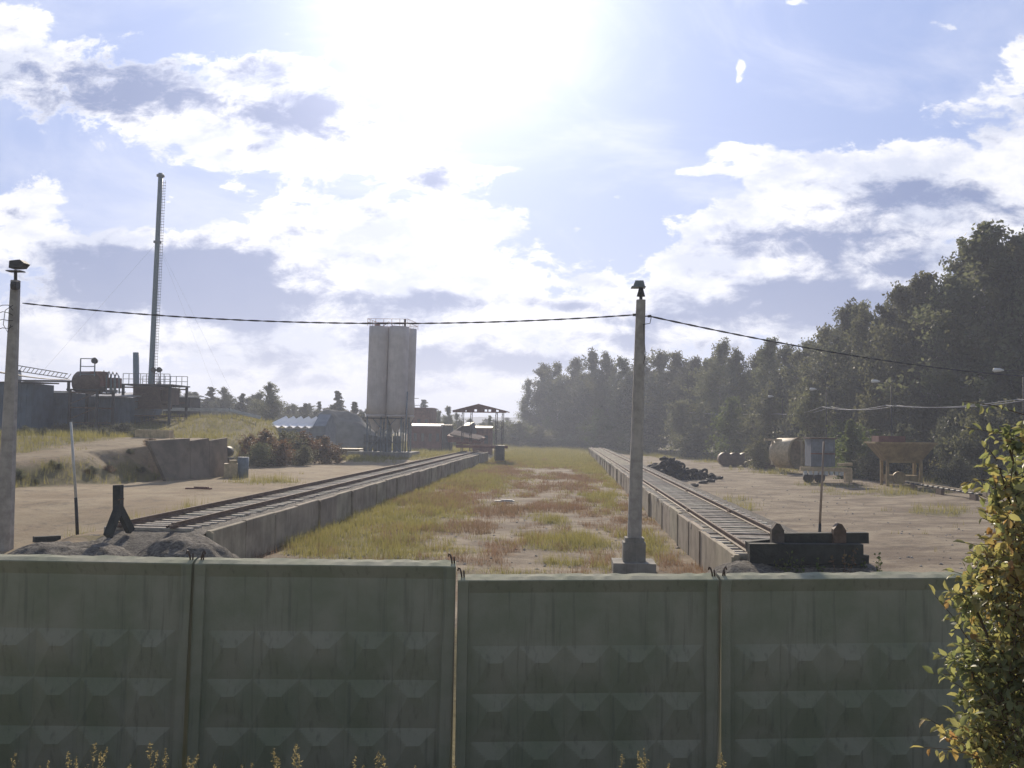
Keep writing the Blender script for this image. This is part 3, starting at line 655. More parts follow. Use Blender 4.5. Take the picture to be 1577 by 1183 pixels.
cor = [(-2.5, -2.4), (2.45, -2.4), (2.95, 2.5), (-2.0, 2.5)]
for i in range(4):
    a = np.array(cor[i]); c_ = np.array(cor[(i+1) % 4])
    for z in (.42, .85): mb.beam((SX+lx+a[0], SY+a[1], tz+z), (SX+lx+c_[0], SY+c_[1], tz+z), .045)
    for s_ in np.linspace(0, 1, 6)[:-1]:
        e = a+(c_-a)*s_; mb.beam((SX+lx+e[0], SY+e[1], tz), (SX+lx+e[0], SY+e[1], tz+.87), .05)
mb.build('top_railing', mat('orange_rail', (.40, .20, .15), .6, .3, 4), t)
mb = MB()
mb.tube([(SX+lx+1.9, SY-1.2, tz), (SX+lx+1.9, SY-1.2, tz+.95)], [.16, .14], 10); mb.build('filter_stack', K['dark'], t)
mb = MB(); mb.beam((SX+lx-.9, SY-1.3, tz), (SX+lx-.1, SY-1.3, tz+.6), .08); mb.beam((SX+lx-.1, SY-1.3, tz+.6), (SX+lx+.6, SY-1.3, tz), .08); mb.box((SX+lx-1.5, SY-1.2, tz+.15), (.6, .5, .3)); mb.build('top_frame', K['redw'], t)
MB().tube([(SX+2.55, SY-1.9, sz), (SX+2.7, SY-1.9, skirt+3)], .1, 8).build('fill_pipe', K['steel'], t)
# ------------------------------------------------------------------ canopy over the left track
Yc = 124.; t = thing('canopy', 'small rusty gabled canopy on thin posts over the end of the left track', 'canopy', (at(738, 690, Yc)[0], Yc, .8))
L0 = at(697, 632, Yc); R0 = at(780, 633, Yc); T0 = at(737, 622, Yc); D = 7.
mb = MB(); th = np.array([0, 0, .14]); dv = np.array([0, D, 0])
for a, c_ in ((L0, T0), (T0, R0)):
    n_ = np.array([0, D, 0]); mb.add([a, c_, c_+dv, a+dv, a-th, c_-th, c_+dv-th, a+dv-th], [[0, 1, 2, 3], [7, 6, 5, 4], [0, 4, 5, 1], [1, 5, 6, 2], [2, 6, 7, 3], [3, 7, 4, 0]])
mb.build('roof', K['redw'], t)
holes = [(718, 629.5), (733, 630), (748, 630), (754, 627.6), (766, 630.5)]
# gable board made of strips that leave the holes open
mb = MB(); Lg = L0-th; Rg = R0-th; Tg = T0-th; NN = 42
for k in range(NN):
    s0 = k/NN; s1 = (k+.96)/NN; a = Lg+(Rg-Lg)*s0; c_ = Lg+(Rg-Lg)*s1; pxk = 697+83*(s0+.5/NN)
    zt0 = a[2]+(Tg[2]-Lg[2])*min(s0, 1-s0)*2; zt1 = c_[2]+(Tg[2]-Lg[2])*min(s1, 1-s1)*2
    low = 0.
    for hx_, hy_ in holes:
        if abs(pxk-hx_) < 1.6: low = .22
    if low:
        for z0_, z1_ in ((a[2]-.12, a[2]+.02), (a[2]+.30, max(zt0, a[2]+.34))): mb.box(((a[0]+c_[0])/2, Yc+.1, (z0_+z1_)/2), (c_[0]-a[0], .06, z1_-z0_))
    else: mb.box(((a[0]+c_[0])/2, Yc+.1, (a[2]-.12+(zt0+zt1)/2)/2), (c_[0]-a[0]+.01, .06, (zt0+zt1)/2-a[2]+.12))
mb.build('gable', K['redw'], t)
for px, dy_ in ((711, .3), (717, 6.5), (763, .3), (768, 6.5)):
    q_ = at(px, 660, Yc); mb = MB()
    for o_ in (-.10, .10): mb.beam((q_[0]+o_, Yc+dy_, .3), (q_[0]+o_+.12, Yc+dy_, L0[2]-.1), .09)
    for z in np.arange(1, 6.2, .8): mb.beam((q_[0]-.1, Yc+dy_, z), (q_[0]+.15, Yc+dy_, z+.4), .04)
    mb.build('post', K['dark'], t)
tag(MB().box(at(742, 688, 122), (6.5, .5, .35), 0).box(at(716, 684, 122)+np.array([0, 0, .1]), (2.4, .4, .3), -.5).build('rusty_girder', K['redw']), 'rusty girder lying across the track under the canopy', 'girder')
tag(MB().box(at(770, 694, 122)+np.array([0, 0, -.3]), (1.1, 1.4, 1.9)).build('machine_box', K['dark']), 'dark machine box at the right foot of the canopy', 'machine')
# ------------------------------------------------------------------ mast
Ym = 92.; A = at(247.5, 267, Ym); B = at(229, 668, Ym); g = gz(B[0], Ym); t = thing('steel_mast', 'very tall thin blue grey chimney mast rising above the plant', 'mast', (B[0], Ym, g))
B[2] = g-.2; mb = MB(); n = 9; mb.tube([B+(A-B)*s for s in np.linspace(0, 1, n)], [.27-.05*s for s in np.linspace(0, 1, n)], 16); mb.build('pipe', K['mast'], t)
mb = MB(); d = A-B
for o_ in (.42, .6): mb.tube([B+d*.02+np.array([o_, -.1, 0]), A-d*.03+np.array([o_-.05, -.1, 0])], .014, 4)
for s in np.linspace(.02, .96, 84): q_ = B+d*s; mb.beam(q_+np.array([.25, -.1, 0]), q_+np.array([.62, -.1, 0]), .035)
mb.build('ladder', K['dark'], t)
mb = MB()
for s in (.72, .99): mb.tube([B+d*(s-.004), B+d*(s+.004)], .38, 14)
mb.build('flange', K['steel'], t)
for gx_, gy_ in ((-14, -3), (13, -6), (2, 16)):
    e = (B[0]+gx_, Ym+gy_, gz(B[0]+gx_, Ym+gy_)); MB().tube([B+d*.72, e], .005, 4).build('guy_wire', K['cable'], t)
# ------------------------------------------------------------------ plant on the left plateau
def shed(name, lab, px0, px1, pyt, Y, dep, matn, roofm, cat='shed', pyr=None, base_z=None, group=None, ribs=True):
    a = at(px0, pyt, Y); c_ = at(px1, pyt, Y); z0 = base_z if base_z is not None else min(gz(a[0], Y), gz(c_[0], Y))-.3
    zt = (a[2]+c_[2])/2; t = thing(name, lab, cat, ((a[0]+c_[0])/2, Y+dep/2, z0), group)
    mb = MB(); w = c_[0]-a[0]; mb.box(((a[0]+c_[0])/2, Y+dep/2, (z0+zt)/2), (w, dep, zt-z0))
    if ribs:
        for x in np.arange(a[0]+.2, c_[0], .5): mb.box((x, Y-.025, (z0+zt)/2), (.16, .05, zt-z0-.05))
    mb.build('wall', matn, t)
    rz_ = (at((px0+px1)/2, pyr, Y)[2]-zt) if pyr else .25
    mb = MB(); mb.prism([(-.3, 0), (dep+.3, rz_), (dep+.3, rz_+.12), (-.3, .12)], (a[0]-.3, Y, zt+.003), (0, 1, 0), (0, 0, 1), (1, 0, 0), w+.6); mb.build('roof', roofm, t)
    return t, a, c_, z0, zt
t, a, c_, z0, zt = shed('metal_shed', 'long blue grey sheet metal shed behind the left pole', -60, 108, 604, 84, 10, K['bluesh'], K['roofsh'], pyr=597)
mb = MB(); mb.box((c_[0]-7, 83.9, z0+1.7), (2.6, .1, 3.0)); mb.build('gate', K['steel'], t)
shed('metal_shed', 'tall dark grey shed at the far left edge behind the pole', -60, 50, 590, 80, 3.5, K['bluesh'], K['dark'], pyr=588)
shed('metal_shed', 'smaller blue grey shed right of the round tank', 148, 201, 612, 87, 7, K['bluesh'], K['roofsh'], pyr=602)
# steel frame with horizontal tank
def frame_tower(name, lab, px0, px1, pyt, Y, dep, tank, cat='tower'):
    a = at(px0, pyt, Y); c_ = at(px1, pyt, Y); z0 = gz(a[0], Y)-.2; zt = a[2]
    t = thing(name, lab, cat, ((a[0]+c_[0])/2, Y+dep/2, z0))
    for x in (a[0], c_[0]):
        for y in (Y, Y+dep): MB().beam((x, y, z0), (x, y, zt), .2).build('leg', K['dark'], t)
    mb = MB()
    for z in np.arange(z0+1, zt, 1.3):
        for y in (Y, Y+dep): mb.beam((a[0], y, z), (c_[0], y, z), .12)
        mb.beam((a[0], Y, z-1), (c_[0], Y, z), .07)
        mb.box(((a[0]+c_[0])/2, Y+dep/2, z), (abs(c_[0]-a[0])*.8, dep*.8, .08))
    mb.build('brace_frame', K['rust'], t)
    MB().box(((a[0]+c_[0])/2, Y+dep/2, zt), (c_[0]-a[0]+.5, dep+.4, .12)).build('deck', K['dark'], t)
    return t, a, c_, z0, zt
t, a, c_, z0, zt = frame_tower('tank_tower', 'steel frame carrying a round dark tank with a floodlight on top', 108, 150, 600, 82, 3, 1)
q0 = at(106, 588, 82); q1 = at(150, 588, 82); mb = MB(); mb.tube([q0+np.array([0, 1.2, 0]), q0+np.array([.25, 1.2, 0]), q1+np.array([-.3, 1.2, 0]), q1+np.array([0, 1.2, 0])], [.75, .98, .98, .7], 20); mb.build('tank', K['rust'], t)
def railing(mb, x0, x1, y, z, h=.95, n=6):
    for k in (.5, 1.): mb.beam((x0, y, z+h*k), (x1, y, z+h*k), .05)
    for x in np.linspace(x0, x1, n): mb.beam((x, y, z), (x, y, z+h), .05)
mb = MB(); u_ = at(120, 576, 82); v_ = at(143, 552, 82)
for x in (u_[0], v_[0]): mb.beam((x, 82.4, u_[2]-.6), (x, 82.4, v_[2]), .08)
for z in (v_[2], (u_[2]+v_[2])/2, u_[2]): mb.beam((u_[0], 82.4, z), (v_[0], 82.4, z), .07)
mb.build('railing', K['steel'], t)
fl_ = at(147, 556.5, 82); mb = MB(); mb.tube([fl_+np.array([0, -.25, .05]), fl_+np.array([0, .05, 0]), fl_+np.array([0, .25, 0])], [.27, .22, .08], 12); mb.build('floodlight', K['dark'], t)
mb = MB()
for i, px in enumerate((156, 164, 170, 176)): mb.tube([at(px, 606, 83), at(px, 578+i*1.5, 83), at(px+4, 571+i, 83), at(px+7, 580, 83), at(px+8, 606, 83)], .07, 6)
mb.build('bent_pipe', K['steel'], t)
q_ = at(153, 584, 83); MB().box(q_, (1.2, 1, 1.3)).box(at(165, 590, 84), (2.2, 1, .9)).build('hopper_box', K['brick'], t)
t, a, c_, z0, zt = frame_tower('mixing_tower', 'dark steel mixing tower with railed platform beside the tall mast', 190, 262, 592, 88, 4, 1)
for y_ in (87.9, 92.1): mb = MB(); railing(mb, a[0], c_[0], y_, zt, 1.0, 9); mb.build('railing', K['steel'], t)
mb = MB(); mb.box(((a[0]*.55+c_[0]*.45), 90, zt-1.2), (2.6, 2.8, 2.0)); mb.box((a[0]*.2+c_[0]*.8, 90, zt-1.0), (1.2, 2, 1.6)); mb.build('mixer_box', K['rust'], t)
for px in (238, 247): fl_ = at(px, 570, 88); MB().tube([fl_+np.array([0, -.3, 0]), fl_+np.array([0, .2, 0])], [.26, .12], 12).beam(fl_, at(px, 592, 88), .06).build('floodlight', K['dark'], t)
MB().tube([at(210, 640, 89), at(209.5, 543, 89)], .28, 12).build('chimney', K['mast'], t)
t, a, c_, z0, zt = frame_tower('cable_gantry', 'short lattice gantry on the roof line between the left pole and tank', 30, 106, 586, 86, 1.2, 0, 'gantry')
t = thing('conveyor', 'thin inclined lattice conveyor above the blue sheds', 'conveyor', at(60, 575, 82)); mb = MB(); a = at(10, 569, 82); c_ = at(104, 583, 82)
for dz_ in (0, .5): mb.beam(a+np.array([0, 0, dz_]), c_+np.array([0, 0, dz_*.8]), .07)
for s in np.linspace(0, 1, 16): e = a+(c_-a)*s; mb.beam(e, e+(c_-a)/18+np.array([0, 0, .45]), .04)
mb.build('truss', K['dark'], t)
tag(MB().tube([at(30, 586, 90), at(29.6, 570, 90)], .2, 10).build('chimney_pipe', K['roofsh']), 'short pale pipe above the roof right of the left pole', 'pipe')
shed('site_hut', 'small brown hut between the mast and the grass bank', 252, 292, 612, 98, 3, K['dark'], K['roofsh'], cat='hut', pyr=610)
# small tank cart on the plateau, rubble box
q_ = ground_at(349, 66); t = thing('tank_cart', 'small dark round tank on a wheeled frame at the plateau edge', 'tank cart', q_)
MB().tube([q_+np.array([-.05, -.4, .95]), q_+np.array([-.05, -.32, .95]), q_+np.array([0, .6, .95]), q_+np.array([0, .7, .95])], [.22, .36, .36, .25], 18).build('tank', K['dark'], t)
mb = MB(); mb.box(q_+np.array([0, .1, .5]), (.7, 1.1, .12)); mb.box(q_+np.array([.2, 0, .3]), (.25, .7, .35)); mb.build('frame', K['dark'], t)
MB().tube([q_+np.array([-.35, 0, .24]), q_+np.array([-.22, 0, .24])], .24, 14).build('wheel', K['rubber'], t)
q_ = onz(366, 736, 1.); t = thing('pipe_stub', 'upright grey pipe beside a sand coloured block below the plateau', 'pipe', q_)
MB().tube([q_+np.array([.3, 0, -.1]), q_+np.array([.32, 0, 1.25])], .33, 14).build('pipe', K['steel'], t)
tag(MB().box(q_+np.array([-.45, .1, .35]), (.8, .9, 1.0), .3).box(q_+np.array([-.35, .1, .9]), (.4, .5, .3), .5).build('concrete_block', K['cream']), 'sand coloured lump of concrete beside the upright pipe', 'block')
# concrete face of the plateau
t = thing('quay_wall', 'leaning grey concrete slab wall holding the sandy plateau', 'retaining wall', onz(310, 735, 1.0))
a0 = onz(262, 741, 1.); a1 = onz(352, 733, 1.); 
for k in range(3):
    p0 = a0+(a1-a0)*(k/3); p1 = a0+(a1-a0)*((k+.985)/3); hgt_ = 2.35
    s_ = np.array([-.25, .3, 0]); t0 = p0+s_+np.array([-1.2 if k == 0 else 0, 0, hgt_-.15]); t1 = p1+s_+np.array([0, 0, hgt_])
    bk = np.array([-.3, .25, 0]); dn = np.array([0, 0, -.4])
    MB().add([p0+dn, p1+dn, t1, t0, p0+dn+bk, p1+dn+bk, t1+bk, t0+bk], [[0, 1, 2, 3], [7, 6, 5, 4], [0, 4, 5, 1], [1, 5, 6, 2], [2, 6, 7, 3], [3, 7, 4, 0]]).build('wall_slab', mat('brown_concrete', (.23, .19, .145), .95, .35, 1.2, bump=.3) if k == 0 else bpy.data.materials['brown_concrete'], t)
q_ = ground_at(238, 63); tag(MB().box(q_+np.array([0, 0, .25]), (2.2, 1, .6), .1).build('concrete_block', K['cream']), 'low concrete block lying at the top of the sandy ramp', 'block')
up_ = np.array([0, 0, .75]); a = ground_at(252, 97)+up_; c_ = ground_at(352, 97)+up_; e_ = ground_at(400, 99)+up_; tag(MB().beam(a, c_, .5, .32).beam(c_, e_, .5, .32).build('pipeline', K['white']), 'long white pipe running along the top of the grass bank', 'pipeline')
# ------------------------------------------------------------------ zigzag roofed shed, dome, red buildings
Yg = 105.; t = thing('zigzag_shed', 'pale shed with a white sawtooth sheet roof beyond the bushes', 'shed', ground_at(455, Yg))
mb = MB(); n = 6; a = at(410, 655, Yg); c_ = at(482, 658, Yg); w = (c_[0]-a[0])/n; hi = at(430, 641, Yg)[2]; lo = a[2]
prev = None
for i in range(n):
    x0 = a[0]+i*w; sh = 1.0
    f0 = np.array([x0, Yg, lo]); f1 = np.array([x0+w*.5, Yg, lo-.25]); f2 = np.array([x0+w, Yg, lo])
    up_v = np.array([.9, 4.5, hi-lo+.1]); 
    mb.add([f0, f1, f1+up_v-np.array([0, 0, .25]), f0+up_v, f2, f2+up_v]+[e-np.array([0, 0, .06]) for e in (f0, f1, f1+up_v-np.array([0, 0, .25]), f0+up_v, f2, f2+up_v)], [[0, 1, 2, 3], [1, 4, 5, 2], [9, 8, 7, 6], [8, 11, 10, 7], [0, 6, 7, 1], [1, 7, 10, 4], [3, 2, 8, 9], [2, 5, 11, 8]])
mb.build('roof', mat('white_sheet', (.88, .88, .88), .28, .05, 3, bump=.05), t)
gzz = gz((a[0]+c_[0])/2, Yg); mb = MB(); e_ = at(501, 660, Yg); mb.box(((a[0]+c_[0])/2, Yg+2.5, (gzz-.5+lo-.3)/2), (c_[0]-a[0], 4.6, lo-.3-gzz+.5)); 
mb.prism([(0, gzz-.5), (5, gzz-.5), (5, lo), (2.6, hi+.3), (0, lo)], (c_[0]+.01, Yg, 0), (0, 1, 0), (0, 0, 1), (1, 0, 0), e_[0]-c_[0]); mb.build('wall', mat('grey_panel', (.28, .30, .32), .7, .2, 2), t)
MB().box((c_[0]+(e_[0]-c_[0])*.55, Yg-.03, gzz+1.0), (.7, .06, 1.6)).build('door', K['dark'], t)
q_ = ground_at(525, 150); heap('gravel_heap', q_[0], q_[1]+3, 7.0, 6, at(520, 639, 150)[2]-q_[2]+.2, mat('grey_fill', (.14, .15, .14), .95, .3, .8, bump=.3), 'big rounded grey heap between the pale shed and the silos', 'gravel heap', 11, rough=.05)
q_ = ground_at(530, 118); tag(MB().box(q_+np.array([0, 0, .9]), (4.6, 2, .18), .05).box(q_+np.array([-.2, .4, .4]), (3.8, 1.2, .9)).build('stacked_slabs', K['cream']), 'pile of pale slabs in front of the rounded grey heap', 'slab pile')
def house(name, lab, px0, px1, pyt, Y, dep, wm, rm, cat, nwin=0, pitch_=.0, gr=None):
    a = at(px0, pyt, Y); c_ = at(px1, pyt, Y); z0 = gz(a[0], Y)-.3; zt = a[2]; t = thing(name, lab, cat, ((a[0]+c_[0])/2, Y+dep/2, z0), gr); w = c_[0]-a[0]
    MB().box(((a[0]+c_[0])/2, Y+dep/2, (z0+zt)/2), (w, dep, zt-z0)).build('wall', wm, t)
    MB().prism([(-.25, 0), (dep/2, pitch_+.05), (dep+.25, 0), (dep+.25, .15), (dep/2, pitch_+.2), (-.25, .15)], (a[0]-.2, Y, zt+.003), (0, 1, 0), (0, 0, 1), (1, 0, 0), w+.4).build('roof', rm, t)
    for i in range(nwin):
        x = a[0]+w*(i+.5)/nwin; MB().box((x, Y-.02, z0+(zt-z0)*.6), (w/nwin*.4, .06, (zt-z0)*.3)).build('window', K['glass'], t)
    return t
house('red_building', 'dull red brick building right behind the silos', 628, 663, 629, 165, 8, K['brick'], K['redw'], 'building', 3)
house('goods_wagon', 'long dull red covered wagon with a pale roof right of the silos', 634, 680, 657, 150, 3, K['redw'], K['roofsh'], 'wagon', 4, .3)
house('dark_container', 'dark container at the right end of the red wagon', 681, 694, 656, 150, 3, K['dark'], K['dark'], 'container')
house('brick_ruin', 'dark brick ruin seen through the canopy posts', 728, 756, 660, 150, 4, K['brick'], K['cream'], 'ruin', 2, .2)
# collapsed red roof sheets
t = thing('collapsed_roof', 'collapsed faded red and pale roof sheets left of the canopy', 'roof wreck', ground_at(715, 135))
def slabq(t, name, pts, Y, m_, th_=.15, dep=3.):
    P_ = [at(x, y, Y) for x, y in pts]; n = len(P_); bk = np.array([.4, dep, .5]); mb = MB(); mb.add(P_+[p_+bk for p_ in P_], [list(range(n))[::-1], [n+i for i in range(n)]]+[[i, (i+1) % n, n+(i+1) % n, n+i] for i in range(n)]); mb.build(name, m_, t)
slabq(t, 'red_sheet', [(688, 671), (740, 679), (740, 683), (690, 681)], 133, K['redw'])
slabq(t, 'pale_sheet', [(692, 668), (722, 674), (738, 677), (736, 678.5), (694, 671)], 132.5, mat('dusty_sheet', (.20, .16, .14), .95, .3, 2, spec=.05))
slabq(t, 'dark_sheet', [(697, 665), (712, 656), (723, 655), (727, 672), (712, 670)], 137, K['dark'])
# pylon
t = thing('lattice_pylon', 'thin far lattice pylon above the red building', 'pylon', (at(636, 640, 420)[0], 420, 0)); mb = MB(); X0 = at(636, 640, 420)[0]; zt = at(636, 603, 420)[2]
for s1 in (-1, 1):
    for s2 in (-1, 1): mb.beam((X0+s1*1.8, 420+s2*1.8, 0), (X0, 420, zt), .28)
for z in np.arange(4, zt-1, 2.): h_ = 1.8*(1-z/zt); mb.beam((X0-h_, 420-h_, z), (X0+h_, 420-h_, z+1.6), .18); mb.beam((X0+h_, 420-h_, z), (X0-h_, 420-h_, z+1.6), .18)
for z, w in ((zt-6, 3.4), (zt-9.5, 4.2), (zt-3, 2.4)): mb.beam((X0-w, 420, z), (X0+w, 420, z), .3)
mb.build('lattice', K['steel'], t)
# ------------------------------------------------------------------ machines by the wood
Yd = 100.; q_ = ground_at(1215, Yd); t = thing('mixer_drum', 'open cream steel drum lying under a rail at the edge of the wood', 'drum', q_)
c_ = at(1216, 698, Yd); rr = 1.55; ax_ = np.array([.72, -.69, 0]); n = 28; mb = MB()
pts = []
P0 = c_-ax_*1.6; P1 = c_+ax_*.9
mb.tube([P0, P0+ax_*.4, P1], [rr*.8, rr*.98, rr], n, False); mb.tube([P1-ax_*.02, P0+ax_*.4, P0+ax_*.05], [rr-.06, rr*.98-.06, rr*.78], n, False); mb.build('shell', K['cream'], t)
mb = MB(); mb.tube([P1-ax_*.12, P1+ax_*.06], rr+.05, n, False); mb.tube([P1+ax_*.06, P1-ax_*.12], rr-.02, n, False); mb.build('rim', K['yellow'], t)
mb = MB(); mb.tube([P0+ax_*.1, P0+ax_*.16], rr*.77, n); mb.build('end_plate', K['rust'], t)
mb = MB(); u_ = at(1177, 677, Yd); v_ = at(1236, 679, Yd); mb.beam(u_, v_, .25, .22); mb.beam(at(1190, 678, Yd), at(1189, 716, Yd), .2); mb.build('frame', K['cream'], t); MB().beam(at(1234, 680, Yd+.05), at(1234, 722, Yd+.05), .2).build('frame_post', K['cream'], t)
Yk = 80.; q_ = ground_at(1270, Yk); t = thing('trailer_frame', 'yellow white trailer chassis with a grey cabin parked by the wood', 'trailer', q_)
mb = MB(); mb.beam(at(1232, 722, Yk), at(1311, 724, Yk), .4, .32); mb.beam(at(1232, 722, Yk+2), at(1311, 724, Yk+2), .3, .3); mb.box(at(1306, 733, Yk), (.55, .5, 1.0)); mb.beam(at(1290, 716, Yk), at(1312, 715, Yk), .35, .22); mb.build('chassis', K['cream'], t)
mb = MB()
for i, px in enumerate(range(1240, 1306, 8)): mb.box(at(px, 728+i*.2, Yk-.05), (.26, .35, .3))
mb.build('lug', K['white'], t)
a = at(1249, 676, Yk); c_ = at(1286, 719, Yk); mb = MB(); mb.box(((a[0]+c_[0])/2, Yk+1, (a[2]+c_[2])/2), (c_[0]-a[0], 2, a[2]-c_[2])); cb = mb.build('cabin', mat('cabin_paint', (.16, .18, .21), .6, .3, 3, streak=.5), t)
mb = MB(); mb.box(((a[0]+c_[0])/2, Yk+1, a[2]+.06), (c_[0]-a[0]+.3, 2.3, .12)); mb.build('cabin_roof', K['rust'], cb)
for s in (.27, .73): MB().box((a[0]+(c_[0]-a[0])*s, Yk-.012, a[2]-.62), (.72, .05, .72)).build('window', mat('cab_glass', (.20, .23, .27), .2, .3, 2, bump=0), cb)
mb = MB(); mb.box(((a[0]+c_[0])/2, Yk-.02, a[2]-1.18), (c_[0]-a[0]+.04, .06, .10)); mb.build('band', K['brick'], cb)
for px in (1245, 1262): q2 = at(px, 736, Yk+.9); MB().tube([q2-np.array([.0, .15, 0]), q2+np.array([0, .15, 0])], .42, 16).build('wheel', K['rubber'], t)
Yh = 76.; q_ = ground_at(1395, Yh); t = thing('steel_hopper', 'big faded yellow funnel hopper on legs in front of dark trees', 'hopper', q_)
a = at(1350, 682, Yh); c_ = at(1443, 684, Yh); lo = at(1395, 711, Yh)[2]; xm = (a[0]+c_[0])/2
topr = [(a[0], Yh, a[2]), (c_[0], Yh, a[2]), (c_[0], Yh+3, a[2]), (a[0], Yh+3, a[2])]; botr = [(at(1371, 700, Yh)[0], Yh+.8, lo), (at(1425, 700, Yh)[0], Yh+.8, lo), (at(1425, 700, Yh)[0], Yh+2.2, lo), (at(1371, 700, Yh)[0], Yh+2.2, lo)]
inn = [tuple(np.array(p_)*1) for p_ in topr]
mb = MB(); mb.add(topr+botr, [[4, 5, 1, 0], [5, 6, 2, 1], [6, 7, 3, 2], [7, 4, 0, 3]])
mb.beam((xm-.3, Yh+.02, a[2]), (xm-.1, Yh+.78, lo), .08)
for i in range(4): mb.beam(topr[i], topr[(i+1) % 4], .14)
mb.build('funnel', K['yellow'], t)
for px in (1372, 1424):
    for y_ in (.8, 2.2):
        e = at(px, 711, Yh); MB().beam((e[0], Yh+y_, q_[2]-.1), (e[0], Yh+y_, lo+.3), .2).build('leg', K['yellow'], t)
mb = MB(); mb.beam((at(1371, 711, Yh)[0], Yh+.8, lo-.05), (at(1425, 711, Yh)[0], Yh+.8, lo-.05), .16); mb.tube([(at(1390, 735, Yh)[0], Yh+.6, q_[2]+.6), (at(1390, 735, Yh)[0], Yh+.9, q_[2]+.6)], .5, 14); mb.box((xm, Yh+1.4, q_[2]+.55), (2.3, 1.2, .5)); mb.build('feeder', K['yellow'], t)
mb = MB(); mb.box(at(1368, 677, Yh+1.4), (2.0, 1.8, .55)); mb.build('side_board', K['redw'], t)
t = thing('conveyor_beam', 'long low yellow conveyor beam lying on the ground right of the hopper', 'conveyor', ground_at(1450, 70)); mb = MB()
for o_ in (0, 1.0): mb.beam(at(1402, 744, 72)+np.array([0, o_, 0]), at(1512, 762, 60)+np.array([.3, o_, 0]), .12, .26)
mb.build('side_beam', K['cream'], t)
mb = MB(); u_ = at(1402, 743, 72); v_ = at(1512, 761, 60)
for s in np.linspace(0, 1, 14): e = u_+(v_-u_)*s; mb.tube([e+np.array([0, .05, -.05]), e+np.array([0, .95, -.05])], .07, 8)
mb.build('roller', K['dark'], t)
for s in (.1, .5, .95): e = u_+(v_-u_)*s; MB().box((e[0], e[1]+.5, (e[2]+gz(e[0], e[1]))/2-.2), (.2, .9, e[2]-gz(e[0], e[1])+.2)).build('support', K['rust'], t)
for i, (px, lab) in enumerate(((1118, 'leftmost rusty brown fuel barrel lying by the wood'), (1133, 'rusty brown fuel barrel in the middle of the three by the wood'), (1149, 'rightmost rusty brown fuel barrel lying by the wood'))):
    q_ = ground_at(px, 118); t = thing('fuel_barrel', lab, 'barrel', q_, 'big barrels lying by the wood'); MB().tube([q_+np.array([0, -.6, .8]), q_+np.array([0, -.58, .8]), q_+np.array([0, 1.6, .8])], [.6, .8, .8], 20).build('drum', K['rust'], t)
    MB().tube([q_+np.array([0, .2, .8]), q_+np.array([0, .28, .8])], .84, 20).build('hoop', K['dark'], t)
mb = MB(); q_ = ground_at(1180, 112); mb.box(q_+np.array([0, 0, .6]), (1.6, 1.2, 1.2), .3); mb.beam(q_+np.array([-2.4, 0, .5]), q_+np.array([-.8, 0, 1.1]), .3); tag(mb.build('scrap_machine', K['rust']), 'rusty scrap machine between the barrels and the cream drum', 'scrap')
# ------------------------------------------------------------------ street lamps and bare wires by the wood
sl = [(1205, 122, 638, 1187, 611, 'farthest thin street lamp, above the cream drum'), (1273, 100, 627, 1252, 600, 'thin street lamp above the grey cabin'), (1373, 84, 625, 1348, 588, 'thin street lamp above the yellow hopper'), (1577, 68, 616, 1537, 571, 'nearest thin street lamp at the right edge')]
wp = []
for px, Y, pw, lx_, ly_, lab in sl:
    lamp = at(lx_, ly_, Y); x = at(px, pw, Y)[0]; g = gz(x, Y); t = thing('street_lamp', lab, 'street lamp', (x, Y, g), 'thin street lamps along the wood')
    MB().tube([(x, Y, g-.2), (x-.02, Y, lamp[2]-.25)], [.07, .05], 8).build('pole', K['dark'], t)
    MB().tube([(x-.02, Y, lamp[2]-.27), (x-.3, Y, lamp[2]-.02), (lamp[0]+.3, Y, lamp[2]+.02)], .022, 6).build('arm', K['dark'], t)
    h = MB().tube([lamp+np.array([.38, 0, .02]), lamp+np.array([.15, 0, .05]), lamp+np.array([-.25, 0, .03]), lamp+np.array([-.35, 0, 0])], [.05, .12, .15, .05], 10).build('lamp_head', K['lampw'], t)
    mb = MB(); zc = at(px, pw, Y)[2]; mb.beam((x-.02, Y-.4, zc), (x-.02, Y+.4, zc), .06); mb.beam((x-.5, Y, zc), (x+.5, Y, zc), .06); mb.build('cross_arm', K['steel'], t)
    wp.append(np.array([x, Y, zc]))
wp = [np.array([at(1020, 632, 190)[0], 190, at(1020, 632, 190)[2]])]+wp+[np.array([39, 50, wp[-1][2]+.1])]
for i in range(len(wp)-1):
    for s_ in (-.45, .45):
        cable(wp[i]+np.array([s_, 0, .04]), wp[i+1]+np.array([s_, 0, .04]), .35, .022, 'overhead_wire', 'thin pale overhead wire strung between the street lamps along the wood', 'wire', K['wire'], 14, 'overhead wires along the wood', False)
